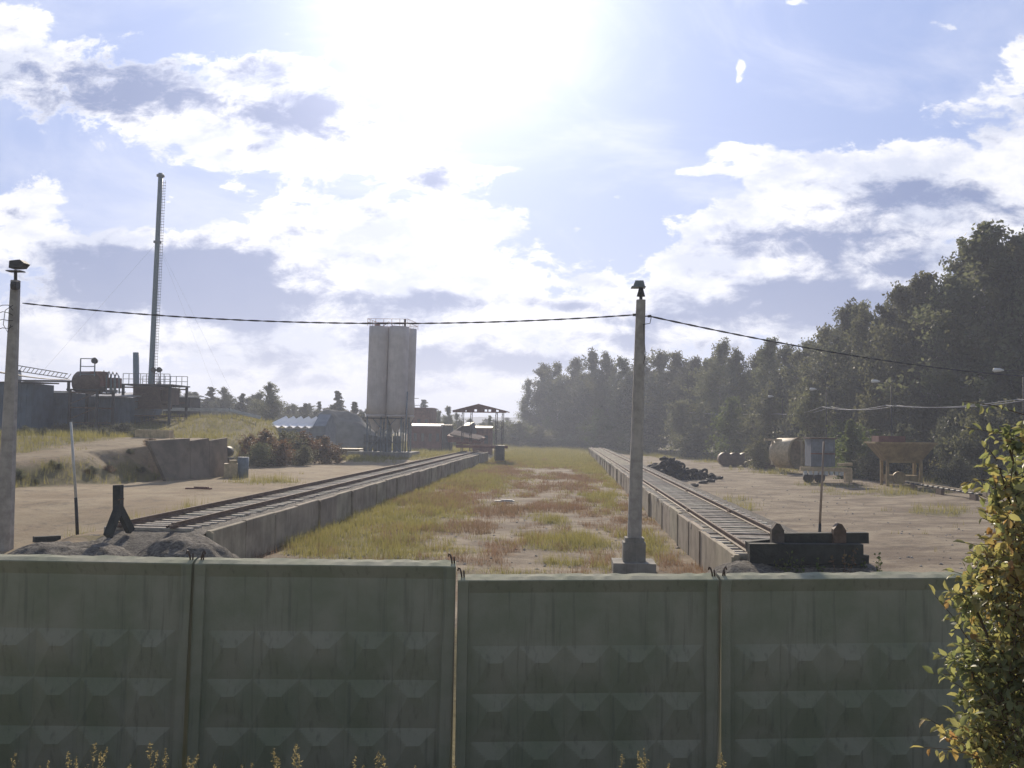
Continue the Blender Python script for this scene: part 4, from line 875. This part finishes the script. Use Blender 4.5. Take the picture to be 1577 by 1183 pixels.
# ------------------------------------------------------------------ trees
def quads(C, size, asp=1.5, up_bias=0.):
    n = len(C); a = rng.normal(size=(n, 3)); a /= np.linalg.norm(a, axis=1)[:, None]
    c = rng.normal(size=(n, 3)); c -= a*(c*a).sum(1)[:, None]; c /= np.linalg.norm(c, axis=1)[:, None]
    s = (size*rng.uniform(.6, 1.3, n))[:, None] if np.isscalar(size) else size[:, None]
    V = np.stack([C-a*s*.5*asp, C+c*s*.5, C+a*s*.5*asp, C-c*s*.5], 1).reshape(-1, 3)
    return V, np.arange(len(V)).reshape(-1, 4)
def tree_meshes(seed, Ht, R, basef=.12, nl=46, per=5, leaves=34, ls=.34, kind='round', spread=.62, matl=None):
    rs = np.random.default_rng(seed); mb = MB(); n = 8
    lean = rs.normal(0, .02, 2); tp = [np.array([lean[0]*z*z*.05*Ht/20+.15*math.sin(z*.4+seed), lean[1]*z, z]) for z in np.linspace(0, Ht*.96, n)]
    mb.tube(tp, [max(.03, Ht*.011*(1-.93*i/(n-1))) for i in range(n)], 8)
    C = []
    for i in range(nl):
        f_ = basef+(1-basef)*((i+rs.random())/nl); 
        if kind == 'cone': prof = (1-f_)*1.05+.06
        elif kind == 'birch': x_ = (f_-basef)/(1-basef); prof = 1.12*min(1, (x_+.08)/.28)**.6*(1-x_)**.5+.08
        else: x_ = (f_-basef)/(1-basef); prof = 1.08*min(1, (x_+.25)/.4)**.6*(1-x_**1.8)**.6+.10
        z = f_*Ht*.95; k = z/(Ht*.96)*(n-1); i0 = min(int(k), n-2); p0 = tp[i0]+(tp[i0+1]-tp[i0])*(k-i0)
        az = rs.random()*6.283; el = rs.uniform(.2, .9) if kind != 'cone' else rs.uniform(-.15, .25); L = R*prof*(rs.uniform(.5, 1.4) if kind != 'cone' else rs.uniform(.75, 1.1))
        if f_ > .80 and kind != 'cone': el = rs.uniform(.6, 1.35); L = max(L, R*.30)*rs.uniform(.8, 1.3)
        d = np.array([math.cos(az)*math.cos(el), math.sin(az)*math.cos(el), math.sin(el)]); p1 = p0+d*L; pm = (p0+p1)/2+np.array([0, 0, -.05*L])
        if i % 2 == 0: mb.tube([p0, pm, p1], [.02+Ht*.0025, .015+Ht*.0015, .012], 5, False)
        for s in np.linspace(.3, 1.05, per):
            c = p0+d*L*s+rs.normal(0, .12*L**.5, 3); sg = spread*(.55+.5*s)*(.45+R*.14)
            if kind == 'cone': sg *= .8
            nl_ = leaves if f_ < .72 else int(leaves*.62)
            if f_ >= .72: sg = max(.16, sg*.55)
            pts = c+rs.normal(0, 1, (nl_, 3))*np.array([sg, sg, sg*(.8 if kind != 'cone' else .35)])
            if kind == 'birch': pts[:, 2] -= np.abs(rs.normal(0, .5, nl_))*s
            C.append(pts)
    C = np.concatenate(C); C = C[C[:, 2] > .3]
    V, Fq = quads(C, ls)
    cm = rawmesh('crown', V, Fq); tm = rawmesh('trunk', mb.V, mb.Fa); tm.polygons.foreach_set('use_smooth', mb.sm)
    return tm, cm
TM = {}; ORD_ = 'first second third fourth fifth sixth seventh eighth ninth tenth eleventh twelfth thirteenth fourteenth'.split()
def tree(kind, seed, loc, Ht, lab, group, name='tree', matl='leaf', rz=0, wide=1., cat='tree'):
    spec = dict(birch=(20., 4.7, .10, 66, 6, 50, .25, 'birch', .55), tall=(20., 3.6, .12, 66, 6, 48, .24, 'birch', .42), round=(20., 4.6, .06, 70, 6, 48, .27, 'round', .58), cone=(14., 3.1, .02, 90, 5, 30, .34, 'cone', .5), bush=(5., 2.2, .02, 34, 4, 36, .20, 'round', .6), small=(9., 2.6, .08, 40, 4, 34, .26, 'round', .6))[kind]
    key = (kind, seed, matl)
    if key not in TM:
        tm, cm = tree_meshes(seed*13+hash(kind) % 1 + len(kind), *spec); tm.materials.append(K['birch'] if kind in ('birch', 'tall') else K['bark']); cm.materials.append(K[matl]); TM[key] = (tm, cm)
    tm, cm = TM[key]
    t = thing(name, lab, cat, loc, group); s = Ht/spec[0]; t.scale = (s*wide, s*wide, s); t.rotation_euler.z = rz
    link('trunk', tm, None, t); link('crown', cm, None, t); return t
def treeat(px, Y, pyt, kind, seed, lab, group, matl='leaf', wide=1., name='tree', cat='tree'):
    g = ground_at(px, Y); Ht = at(px, pyt, Y)[2]-g[2]; return tree(kind, seed, (g[0], g[1], g[2]-.15), Ht, lab, group, name, matl, (px*1.7+Y) % 6.28, wide, cat)
WG = 'deciduous trees at the edge of the wood'
wood = [ # px, Y, top, kind, seed, width, label
 (812, 262, 585, 'birch', 1, .7, 'drooping birch at the far left end of the wood'),
 (832, 258, 563, 'round', 1, .95, 'rounded tree next to the drooping birch at the far end of the wood'),
 (858, 250, 559, 'birch', 2, 1.05, None), (884, 240, 553, 'round', 2, .95, None), (912, 225, 541, 'birch', 3, 1, None), (935, 215, 548, 'round', 3, .9, None),
 (960, 205, 547, 'tall', 1, 1.1, 'narrow tree just left of the middle pole'), (985, 198, 549, 'birch', 1, 1.1, None), (1012, 190, 544, 'round', 1, 1, 'tree just right of the middle pole'), (1040, 182, 542, 'birch', 2, 1.05, None),
 (1068, 172, 552, 'round', 2, .9, None), (1108, 158, 524, 'birch', 3, 1.0, 'open topped tree standing out above the wood left of centre right'), (1090, 164, 548, 'tall', 2, 1.1, None), (1140, 150, 545, 'round', 3, .9, None), (1165, 144, 540, 'birch', 1, .95, None), (1190, 138, 517, 'tall', 3, 1.1, 'slender tree poking up right of the open topped one'),
 (1215, 132, 535, 'round', 1, .9, None), (1245, 126, 524, 'birch', 2, .9, None), (1275, 119, 505, 'round', 2, .85, None), (1300, 114, 466, 'birch', 3, .9, 'tree with twin wispy tops where the cable meets the wood'), (1335, 108, 485, 'round', 3, .8, None), (1322, 112, 462, 'tall', 1, 1.0, None),
 (1365, 104, 470, 'birch', 1, .9, None), (1392, 100, 438, 'birch', 2, .85, 'ragged tall tree left of the highest ones'), (1425, 97, 412, 'tall', 2, 1.1, 'slim tree with a tufted top left of the highest tree'), (1452, 95, 440, 'round', 1, .8, None), (1480, 93, 420, 'birch', 3, .85, None),
 (1515, 90, 335, 'tall', 3, 1.25, 'highest tree of the wood with a lone tufted top'), (1545, 90, 375, 'birch', 1, .9, None), (1572, 88, 360, 'birch', 2, .9, 'tall tree cut by the right edge of the picture'), (1610, 88, 350, 'round', 2, .8, None), (1500, 96, 385, 'round', 3, .75, None)]
for i, (px, Y, pt, kd, sd_, wd, lab) in enumerate(wood):
    treeat(px, Y, pt, kd, sd_, lab or 'leafy tree in the front row of the wood, blending into its neighbours', WG, ('leaf', 'leafd', 'leaf')[i % 3], wd)
for i in range(34):
    px = 845+i*23.5+random.uniform(-6, 6); Y = np.interp(px, [840, 950, 1100, 1250, 1400, 1600], [285, 235, 178, 138, 114, 104]); Ht = random.uniform(15.5, 18)
    pt = np.interp(px, [w_[0] for w_ in sorted(wood)], [w_[2] for w_ in sorted(wood)])+random.uniform(14, 34)
    treeat(px, Y, pt, ('round', 'birch', 'round')[i % 3], 1+i % 3, 'dark tree deeper in the wood behind the front row', 'trees deeper in the wood', 'leafd', .95)
under = [(845, 246, 650, 'bush', 1.3, 'leafy'), (870, 240, 645, 'small', 1.2, 'leaf'), (925, 205, 632, 'small', 1.1, 'leafy'), (905, 218, 655, 'bush', 1.5, 'leaf'), (965, 190, 668, 'bush', 1.2, 'leafy'), (1000, 180, 640, 'small', 1.2, 'leafd'), (1050, 160, 620, 'small', 1.0, 'leaf'), (1075, 150, 660, 'bush', 1.3, 'leaf'), (1125, 138, 615, 'small', .9, 'leafy'),
 (1160, 130, 640, 'small', 1., 'leaf'), (1185, 126, 600, 'small', .8, 'leaf'), (1225, 116, 625, 'small', .9, 'leafd'), (1290, 100, 650, 'small', .9, 'leafy'), (1320, 92, 665, 'bush', 1., 'leafy'), (1250, 108, 590, 'small', .8, 'leaf'), (1345, 96, 590, 'small', .7, 'leaf'), (1460, 80, 640, 'small', .8, 'leafd'), (1510, 76, 625, 'small', .95, 'leaf'), (1550, 74, 620, 'small', .9, 'leaf'), (1600, 70, 640, 'small', 1, 'leaf'), (1412, 92, 600, 'small', .8, 'leafd'), (1170, 110, 680, 'bush', .9, 'leaf'), (1475, 72, 705, 'bush', .9, 'leafd'), (1340, 84, 700, 'bush', 1, 'leafd'), (1385, 84, 655, 'small', 1, 'leafd')]
for i, (px, Y, pt, kd, wd, ml) in enumerate(under):
    nm = {'leafy': 'pale green', 'leaf': 'mid green', 'leafd': 'dark green'}[ml]
    special = {2: 'pale green bushy sapling left of the middle pole at the foot of the wood', 8: 'pale green sapling catching light right of centre in the wood', 12: 'pale feathery pine sapling behind the cabin and hopper'}.get(i)
    treeat(px, Y, pt, kd, 1+i % 3, special or f'{nm} undergrowth shrub at the foot of the wood', f'{nm} shrubs at the foot of the wood' , ml, wd, 'shrub', 'shrub')
treeat(1310, 88, 640, 'cone', 1, 'pale green young conifer between the cabin and the yellow hopper', None, 'leafy', 1.1, 'conifer', 'conifer')
treeat(1345, 86, 655, 'cone', 2, 'pale green young conifer just left of the yellow hopper', None, 'leafy', 1.1, 'conifer', 'conifer')
left = [(270, 180, 598, 'round', 1, 1, 'leaf', None), (300, 190, 600, 'cone', 1, 1.2, 'leafd', None), (325, 185, 592, 'cone', 2, 1.2, 'leafd', None), (345, 180, 597, 'round', 2, 1., 'leafd', None), (372, 175, 602, 'cone', 3, 1.2, 'leafd', None), (418, 160, 592, 'round', 3, 1.35, 'leaf', 'broad bushy tree behind the grass bank left of the pale shed'), (398, 175, 605, 'round', 1, 1, 'leafd', None),
 (470, 190, 618, 'cone', 1, 1.2, 'leafd', None), (490, 195, 615, 'cone', 2, 1., 'leafd', None), (520, 185, 598, 'cone', 3, 1.3, 'leafd', 'tall spiky conifer left of the silos'), (545, 180, 615, 'cone', 1, 1.2, 'leafd', 'conifer just left of the silos'), (653, 260, 612, 'cone', 2, 1.2, 'leafd', 'single conifer above the red building'), (450, 200, 622, 'round', 2, 1, 'leafd', None), (240, 170, 590, 'round', 3, .8, 'leaf', 'tree crown behind the mast platform'),
 (675, 200, 632, 'birch', 1, .9, 'leaf', None), (690, 195, 625, 'birch', 2, .8, 'leaf', 'sparse tree left of the canopy roof'), (705, 205, 635, 'birch', 3, .9, 'leaf', None), (725, 230, 645, 'round', 1, 1.2, 'leaf', None), (755, 200, 637, 'cone', 2, .9, 'leafy', 'small pointed tree seen through the canopy'), (745, 240, 650, 'round', 2, 1.3, 'leaf', None), (775, 240, 652, 'round', 3, 1.2, 'leafd', None), (795, 250, 655, 'round', 1, 1.3, 'leaf', None), (565, 200, 630, 'round', 2, 1, 'leafd', None), (60, 200, 590, 'round', 2, 1, 'leafd', None), (170, 190, 600, 'round', 1, 1, 'leafd', None)]
for px, Y, pt, kd, sd_, wd, ml, lab in left:
    treeat(px, Y, pt, kd, sd_, lab or ('dark conifer in the far tree belt beyond the left bank' if kd == 'cone' else 'leafy tree in the far tree belt beyond the yard'), 'far conifers' if kd == 'cone' else 'far leafy trees', ml, wd, 'conifer' if kd == 'cone' else 'tree', 'conifer' if kd == 'cone' else 'tree')
for i in range(30):
    px = 236+i*12+random.uniform(-6, 6); left_top = np.interp(px, [236, 300, 400, 430, 560, 600], [604, 606, 612, 622, 634, 640])+random.uniform(-6, 9)
    treeat(px, random.uniform(185, 215), left_top, ('round', 'birch', 'round', 'cone')[i % 4], 1+i % 3, 'tree in the continuous dark belt beyond the grass bank', 'trees of the dark belt beyond the bank', 'leafd', 1.75)
for i, px in enumerate(range(660, 850, 13)):
    treeat(px+random.uniform(-4, 4), random.uniform(215, 245), 657+random.uniform(-5, 6), 'bush', 1+i % 3, 'hazy green shrub in the row beyond the canopy', 'hazy shrubs beyond the canopy', 'leafy' if i % 3 == 0 else 'leaf', 1.5, 'shrub', 'shrub')
for i, px in enumerate(range(830, 1000, 12)):
    treeat(px, np.interp(px, [830, 1000], [248, 178]), 668+random.uniform(-5, 4), 'bush', 1+i % 3, 'low shrub closing the foot of the far end of the wood', 'low shrubs at the far end of the wood', 'leaf', 1.5, 'shrub', 'shrub')
for i in range(40):
    px = -40+i*23+random.uniform(-8, 8); 
    if px > 830: continue
    Y = random.uniform(300, 380)
    treeat(px, Y, 628+random.uniform(-4, 8)+max(0, px-560)*.08, 'round', 1+i % 3, 'hazy tree in the farthest belt on the horizon', 'hazy trees on the horizon', 'leafd', 1.3)
# russet bushes on the left
rb = [(385, 82, 672, 'leafr', 1.0), (410, 80, 668, 'leafr', 1.1), (440, 84, 668, 'leaf', 1.1), (470, 86, 672, 'leafr', 1.1), (500, 88, 676, 'leafr', 1.0), (400, 76, 684, 'leaf', .9), (435, 78, 684, 'leafr', 1.0), (470, 80, 688, 'leaf', 1.0), (520, 90, 690, 'leafr', .9), (375, 78, 690, 'leafr', .8), (455, 90, 670, 'leaf', 1.0)]
for i, (px, Y, pt, ml, wd) in enumerate(rb):
    t = treeat(px, Y, pt, 'bush', 1+i % 3, ('rust red bush' if ml == 'leafr' else 'olive green bush')+' in the thicket between the bank and the silos', ('rust red' if ml == 'leafr' else 'olive green')+' bushes of the thicket', ml, wd*1.25, 'bush', 'bush')
for i, px in enumerate(range(24, 205, 15)):
    treeat(px, 66+(i % 3)*5, 664-(i % 2)*6-(i % 3)*3, 'bush', 1+i % 3, ORD_[i]+' dark low bush from the left in front of the blue grey sheds', 'dark low bushes before the sheds', 'leafd', 1.7, 'bush', 'bush')
# weeds on the slope below the ramp and at the sleeper stack
for i in range(22):
    y = random.uniform(41, 58); xe = float(np.interp(y, [40, 45, 52, 60], [-28.5, -26, -23.4, -20.6])); x = xe-random.uniform(.2, 3.0)
    tree('bush', 1+i % 3, (x, y, gz(x, y)-.1), random.uniform(.25, .5), 'low green weed clump on the slope below the sandy ramp', 'weed clumps on the slope', 'weed_clump', ('leaf', 'leafd', 'leafr')[i % 3], i, 1.7, 'weed')
for px, Y, z1, lab in ((1205, 23.6, 862, 'light green leafy weed before the left half of the sleeper stack'), (1228, 23.5, 850, 'tall thin weed before the middle of the sleeper stack'), (1300, 23.5, 842, 'reddish weed growing up the right side of the sleeper stack'), (1345, 23.8, 852, 'green weed just right of the sleeper stack'), (1270, 23.5, 862, 'grassy weed before the sleeper stack under the rod')):
    A = at(px, z1, Y); g = .2; t = thing('weed', lab, 'weed', (A[0], Y, g)); mb = MB(); C = []
    for k in range(5):
        e = A+np.array([random.gauss(0, .16), random.gauss(0, .1), -random.random()*.4]); mb.tube([(A[0]+random.gauss(0, .08), Y, g), (e+np.array([A[0], Y, g]))/2, e], [.008, .007, .004], 4)
        for s in np.linspace(.3, 1, 16): C.append(np.array([A[0], Y, g])*(1-s)+e*s+rng.normal(0, .05, 3))
    mb.build('stem', K['rust'] if px == 1300 else K['leaf'], t); V, Fq = quads(np.array(C)-np.array([A[0], Y, g]), .07, 1.4); link('leaves', rawmesh('leaves', V, Fq), K['leafr'] if px == 1300 else K['leafy'], t)
# ------------------------------------------------------------------ yellowing bush in front of the fence, at right
def leafshape(C, D, N_, L, w):
    """folded pointed leaves: C base, D direction, N_ normal"""
    Sd = np.cross(D, N_); Sd /= np.linalg.norm(Sd, axis=1)[:, None]+1e-9; N_ = np.cross(Sd, D)
    L = L[:, None]; w = w[:, None]; cup = .22
    m0 = C; m1 = C+D*L*.35-N_*L*.03; m2 = C+D*L*.7-N_*L*.06; m3 = C+D*L-N_*L*.16
    l1 = m1+Sd*w*.5+N_*w*cup; l2 = m2+Sd*w*.42+N_*w*cup; r1 = m1-Sd*w*.5+N_*w*cup; r2 = m2-Sd*w*.42+N_*w*cup
    V = np.stack([m0, l1, l2, m3, r2, r1, m1, m2], 1).reshape(-1, 3); n = len(C); o = (np.arange(n)*8)[:, None]
    q_ = np.concatenate([o+np.array([[0, 6, 1, 1]])], 0)
    F3 = np.concatenate([o+np.array([a]) for a in ([0, 6, 1], [0, 5, 6], [2, 7, 3], [7, 4, 3])]); F4 = np.concatenate([o+np.array([a]) for a in ([1, 6, 7, 2], [6, 5, 4, 7])])
    F3b = np.concatenate([F4[:, [0, 1, 2]], F4[:, [0, 2, 3]]]); return V, np.concatenate([F3, F3b])
def leafmat(name, cols):
    m = bpy.data.materials.new(name); m.use_nodes = True; b = NB(m.node_tree); bs = m.node_tree.nodes['Principled BSDF']; out = m.node_tree.nodes['Material Output']
    at2 = b.n('ShaderNodeAttribute'); at2.attribute_name = 'tone'; cr = b.n('ShaderNodeValToRGB'); b.l(at2.outputs['Fac'], cr.inputs[0]); e = cr.color_ramp.elements
    e[0].position = 0; e[0].color = (*cols[0], 1); e[1].position = 1; e[1].color = (*cols[-1], 1)
    for i, c in enumerate(cols[1:-1]): k = e.new((i+1)/(len(cols)-1)); k.color = (*c, 1)
    b.l(cr.outputs[0], bs.inputs['Base Color']); bs.inputs['Roughness'].default_value = .45; bs.inputs['Specular IOR Level'].default_value = .45
    tr = b.n('ShaderNodeBsdfTranslucent'); b.l(b.v('MULTIPLY', cr.outputs[0], (1.7, 1.6, 1.0)), tr.inputs[0]); mx = b.n('ShaderNodeMixShader'); mx.inputs[0].default_value = .5
    b.l(bs.outputs[0], mx.inputs[1]); b.l(tr.outputs[0], mx.inputs[2]); b.l(mx.outputs[0], out.inputs[0]); return m
BM = leafmat('bush_leaf', [(.15, .18, .10), (.22, .25, .14), (.31, .31, .17), (.37, .32, .16), (.34, .21, .12)])
BY = 7.2; root = at(1650, 1500, BY); t = thing('leafy_bush', 'big bush with yellowing glossy leaves at the right edge before the fence', 'bush', (root[0], BY, gz(root[0], BY)))
base = np.array([root[0], BY, gz(root[0], BY)])
lobes = [(1560, 1150, .62, 520), (1530, 1085, .42, 420), (1505, 1040, .28, 260), (1600, 1060, .6, 420), (1540, 990, .40, 330), (1475, 1030, .14, 70), (1590, 950, .5, 420), (1525, 920, .38, 430), (1480, 925, .17, 90), (1560, 860, .40, 430), (1500, 880, .2, 120), (1600, 800, .5, 380), (1555, 790, .30, 260), (1530, 750, .22, 120), (1570, 730, .28, 160), (1590, 690, .3, 130), (1535, 690, .18, 60), (1560, 665, .15, 40), (1640, 700, .6, 200), (1500, 1150, .35, 280), (1650, 900, .7, 300)]
Cs = []; Ds = []; mb = MB(); Ls = []
for (px, py, rr, nn_) in lobes:
    px += 24
    c = at(px, py, BY+random.uniform(-.25, .45)); mid = (c+base)/2+np.array([.25, .1, .1]); mb.tube([base+rng.normal(0, .08, 3), mid, c-np.array([0, 0, rr*.4]), c+np.array([-rr*.3, 0, rr*.6])], [.022, .016, .009, .004], 6, False)
    nt_ = max(4, int(nn_/14)*2)
    for k in range(nt_):
        dd = rng.normal(size=3); dd[2] = dd[2]*.7+.35; dd[0] -= .15; dd /= np.linalg.norm(dd); st = c+rng.normal(0, rr*.28, 3); L = rr*rng.uniform(.45, 1.0)
        mb.tube([st, st+dd*L*.5+np.array([0, 0, .02]), st+dd*L], [.0045, .003, .0015], 4, False)
        for s in np.linspace(.15, 1, 9):
            Cs.append(st+dd*L*s); d2 = dd*.5+rng.normal(size=3)*.75+np.array([0, 0, -.25]); Ds.append(d2/np.linalg.norm(d2)); Ls.append(.078*rng.uniform(.6, 1.25))
mb.build('stem', mat('twig', (.12, .085, .05), .8, .3, 8), t)
Cs = np.array(Cs)-base; Ds = np.array(Ds); N_ = rng.normal(size=Cs.shape)*.55+np.array([0, -.25, .8]); Ls = np.array(Ls)
V, Fq = leafshape(Cs, Ds, N_, Ls, Ls*.5); me = rawmesh('leaves', V, Fq, True)
tn = np.clip(rng.normal(.42, .24, len(Cs))+.18*np.sin(Cs[:, 2]*3+Cs[:, 0]*4), 0, 1); a_ = me.attributes.new('tone', 'FLOAT', 'POINT'); a_.data.foreach_set('value', np.repeat(tn, 8).astype(np.float32)); link('leaves', me, BM, t)
print('bush leaves', len(Cs))
# ------------------------------------------------------------------ dry grass plumes before the fence
C = []; mb = MB(); Vb = []; Fb = []
tips = [(24, 1160), (75, 1172), (105, 1158), (118, 1165), (147, 1143), (155, 1158), (165, 1150), (230, 1140), (243, 1155), (255, 1153), (290, 1165), (305, 1162), (372, 1178), (388, 1176), (422, 1152), (428, 1168), (456, 1146), (460, 1160), (548, 1165), (583, 1156), (590, 1165), (560, 1178), (958, 1162), (983, 1158), (992, 1153), (988, 1172), (1111, 1160), (1115, 1172), (700, 1180), (200, 1176), (1030, 1176), (640, 1180), (330, 1178), (62, 1180), (135, 1176)]
for px, py in tips:
    Y = random.uniform(7.2, 9.2); T_ = at(px, py, Y); g = gz(T_[0], Y); lean = random.uniform(-.05, .05); Lp = random.uniform(.14, .22)
    d = np.array([lean*3+(.35 if px in (243, 165, 305) else 0), random.uniform(-.1, .1), 1.]); d /= np.linalg.norm(d)
    B_ = T_-d*Lp; mb.tube([(T_[0]-lean*4, Y, g), B_-np.array([lean, 0, .4]), B_, T_], [.003, .0028, .002, .001], 4, False)
    n = 46; s = rng.random(n); rad = .014*np.sin(np.pi*np.clip(s*.9+.08, 0, 1)); C.append(B_+d*(s*Lp)[:, None]+rng.normal(size=(n, 3))*rad[:, None])
C = np.concatenate(C); V1, F1 = quads(C, .009, 3.0)
st = len(mb.V); Vq = np.array([[0, 0, 0]]); mb2 = MB(); mb2.V = list(V1); mb2.Fa = [list(map(int, f)) for f in F1]; mb2.sm = [False]*len(F1)
mb2.add(mb.V, mb.Fa, False); tag(mb2.build('dry_grass', K['plume']), 'dry pale grass plumes in front of the concrete fence', 'grass', kind='stuff')
n = 5000; x = rng.uniform(-7, 7, n); y = rng.uniform(8, 13.5, n); z = height(x, y); V = blades(x, y, z, rng.uniform(.3, .8, n), .012+0*x); tag(link('embankment_grass', rawmesh('embankment_grass', V, np.arange(len(V)).reshape(-1, 3)), K['grass']), 'rough grass on the railway embankment before the fence', 'grass', kind='stuff')
# stones and litter on the yard
n = 900; y = 27*(90/27)**rng.random(n); x = rng.uniform(-9.5, 18, n); k = ~((x > 4.1) & (x < 8.4)); x, y = x[k], y[k]; z = height(x, y); s = rng.uniform(.02, .07, len(x))
oc = np.array([[1, 0, 0], [-1, 0, 0], [0, 1, 0], [0, -1, 0], [0, 0, .8], [0, 0, -.8]]); of = np.array([[0, 2, 4], [2, 1, 4], [1, 3, 4], [3, 0, 4], [2, 0, 5], [1, 2, 5], [3, 1, 5], [0, 3, 5]])
V = (np.stack([x, y, z], -1)[:, None, :]+oc[None]*s[:, None, None]*rng.uniform(.6, 1.4, (len(x), 6, 1))).reshape(-1, 3); Fq = (of[None]+(np.arange(len(x))*6)[:, None, None]).reshape(-1, 3)
tag(link('loose_stones', rawmesh('loose_stones', V, Fq), mat('stone', (.33, .31, .28), .9, .4, 2)), 'loose stones scattered over the yard', 'stones', kind='stuff')
# ------------------------------------------------------------------ labels that tell look-alikes apart
bpy.context.view_layer.update()
LM = [(812, 'the far left end of the wood'), (905, 'the far end of the right track'), (985, 'the middle lamp pole'), (1050, 'the tyre heap'), (1133, 'the three barrels'), (1215, 'the cream drum'), (1268, 'the grey cabin'), (1330, 'the young conifers'), (1395, 'the yellow hopper'), (1455, 'the conveyor beam'), (1570, 'the right edge bush')]
ORD = 'first second third fourth fifth sixth seventh eighth ninth tenth eleventh twelfth thirteenth fourteenth fifteenth'.split()
def spx(o): return float(survey(np.array(o.location))[0])
fr = [o for o in COL.objects if o.get('label', '').startswith('leafy tree in the front row')]
seen = {}
for o in sorted(fr, key=spx):
    x = spx(o); lx, nm = min(LM, key=lambda l: abs(l[0]-x)); d = x-lx
    o['label'] = 'leafy front tree of the wood '+('directly behind ' if abs(d) < 4 else 'slightly left of ' if -26 < d < 0 else 'well left of ' if d < 0 else 'slightly right of ' if d < 26 else 'well right of ')+nm
for key, what in (('mid green undergrowth', 'mid green shrub from the left at the foot of the wood'), ('dark green undergrowth', 'dark green shrub from the left at the foot of the wood'), ('pale green undergrowth', 'pale green shrub from the left at the foot of the wood'), ('rust red bush', 'rust red bush from the left in the thicket'), ('olive green bush', 'olive green bush from the left in the thicket'), ('leafy tree in the far tree belt', 'leafy tree from the left in the far belt beyond the yard'), ('dark conifer in the far', 'spiky conifer from the left beyond the left bank')):
    for i, o in enumerate(sorted([o for o in COL.objects if o.get('label', '').startswith(key)], key=spx)): o['label'] = ORD[i]+' '+what
# ------------------------------------------------------------------ haze
HZ = MB().box((0, 900, 33), (2600, 2200, 80)).build('haze', None)
hm = bpy.data.materials.new('haze'); hm.use_nodes = True; hn = hm.node_tree; hn.nodes.clear(); o_ = hn.nodes.new('ShaderNodeOutputMaterial'); pv = hn.nodes.new('ShaderNodeVolumePrincipled')
pv.inputs['Color'].default_value = (.77, .84, 1.0, 1); pv.inputs['Density'].default_value = .00092; pv.inputs['Anisotropy'].default_value = .35; hn.links.new(pv.outputs[0], o_.inputs['Volume'])
HZ.data.materials.append(hm); tag(HZ, kind='stuff')
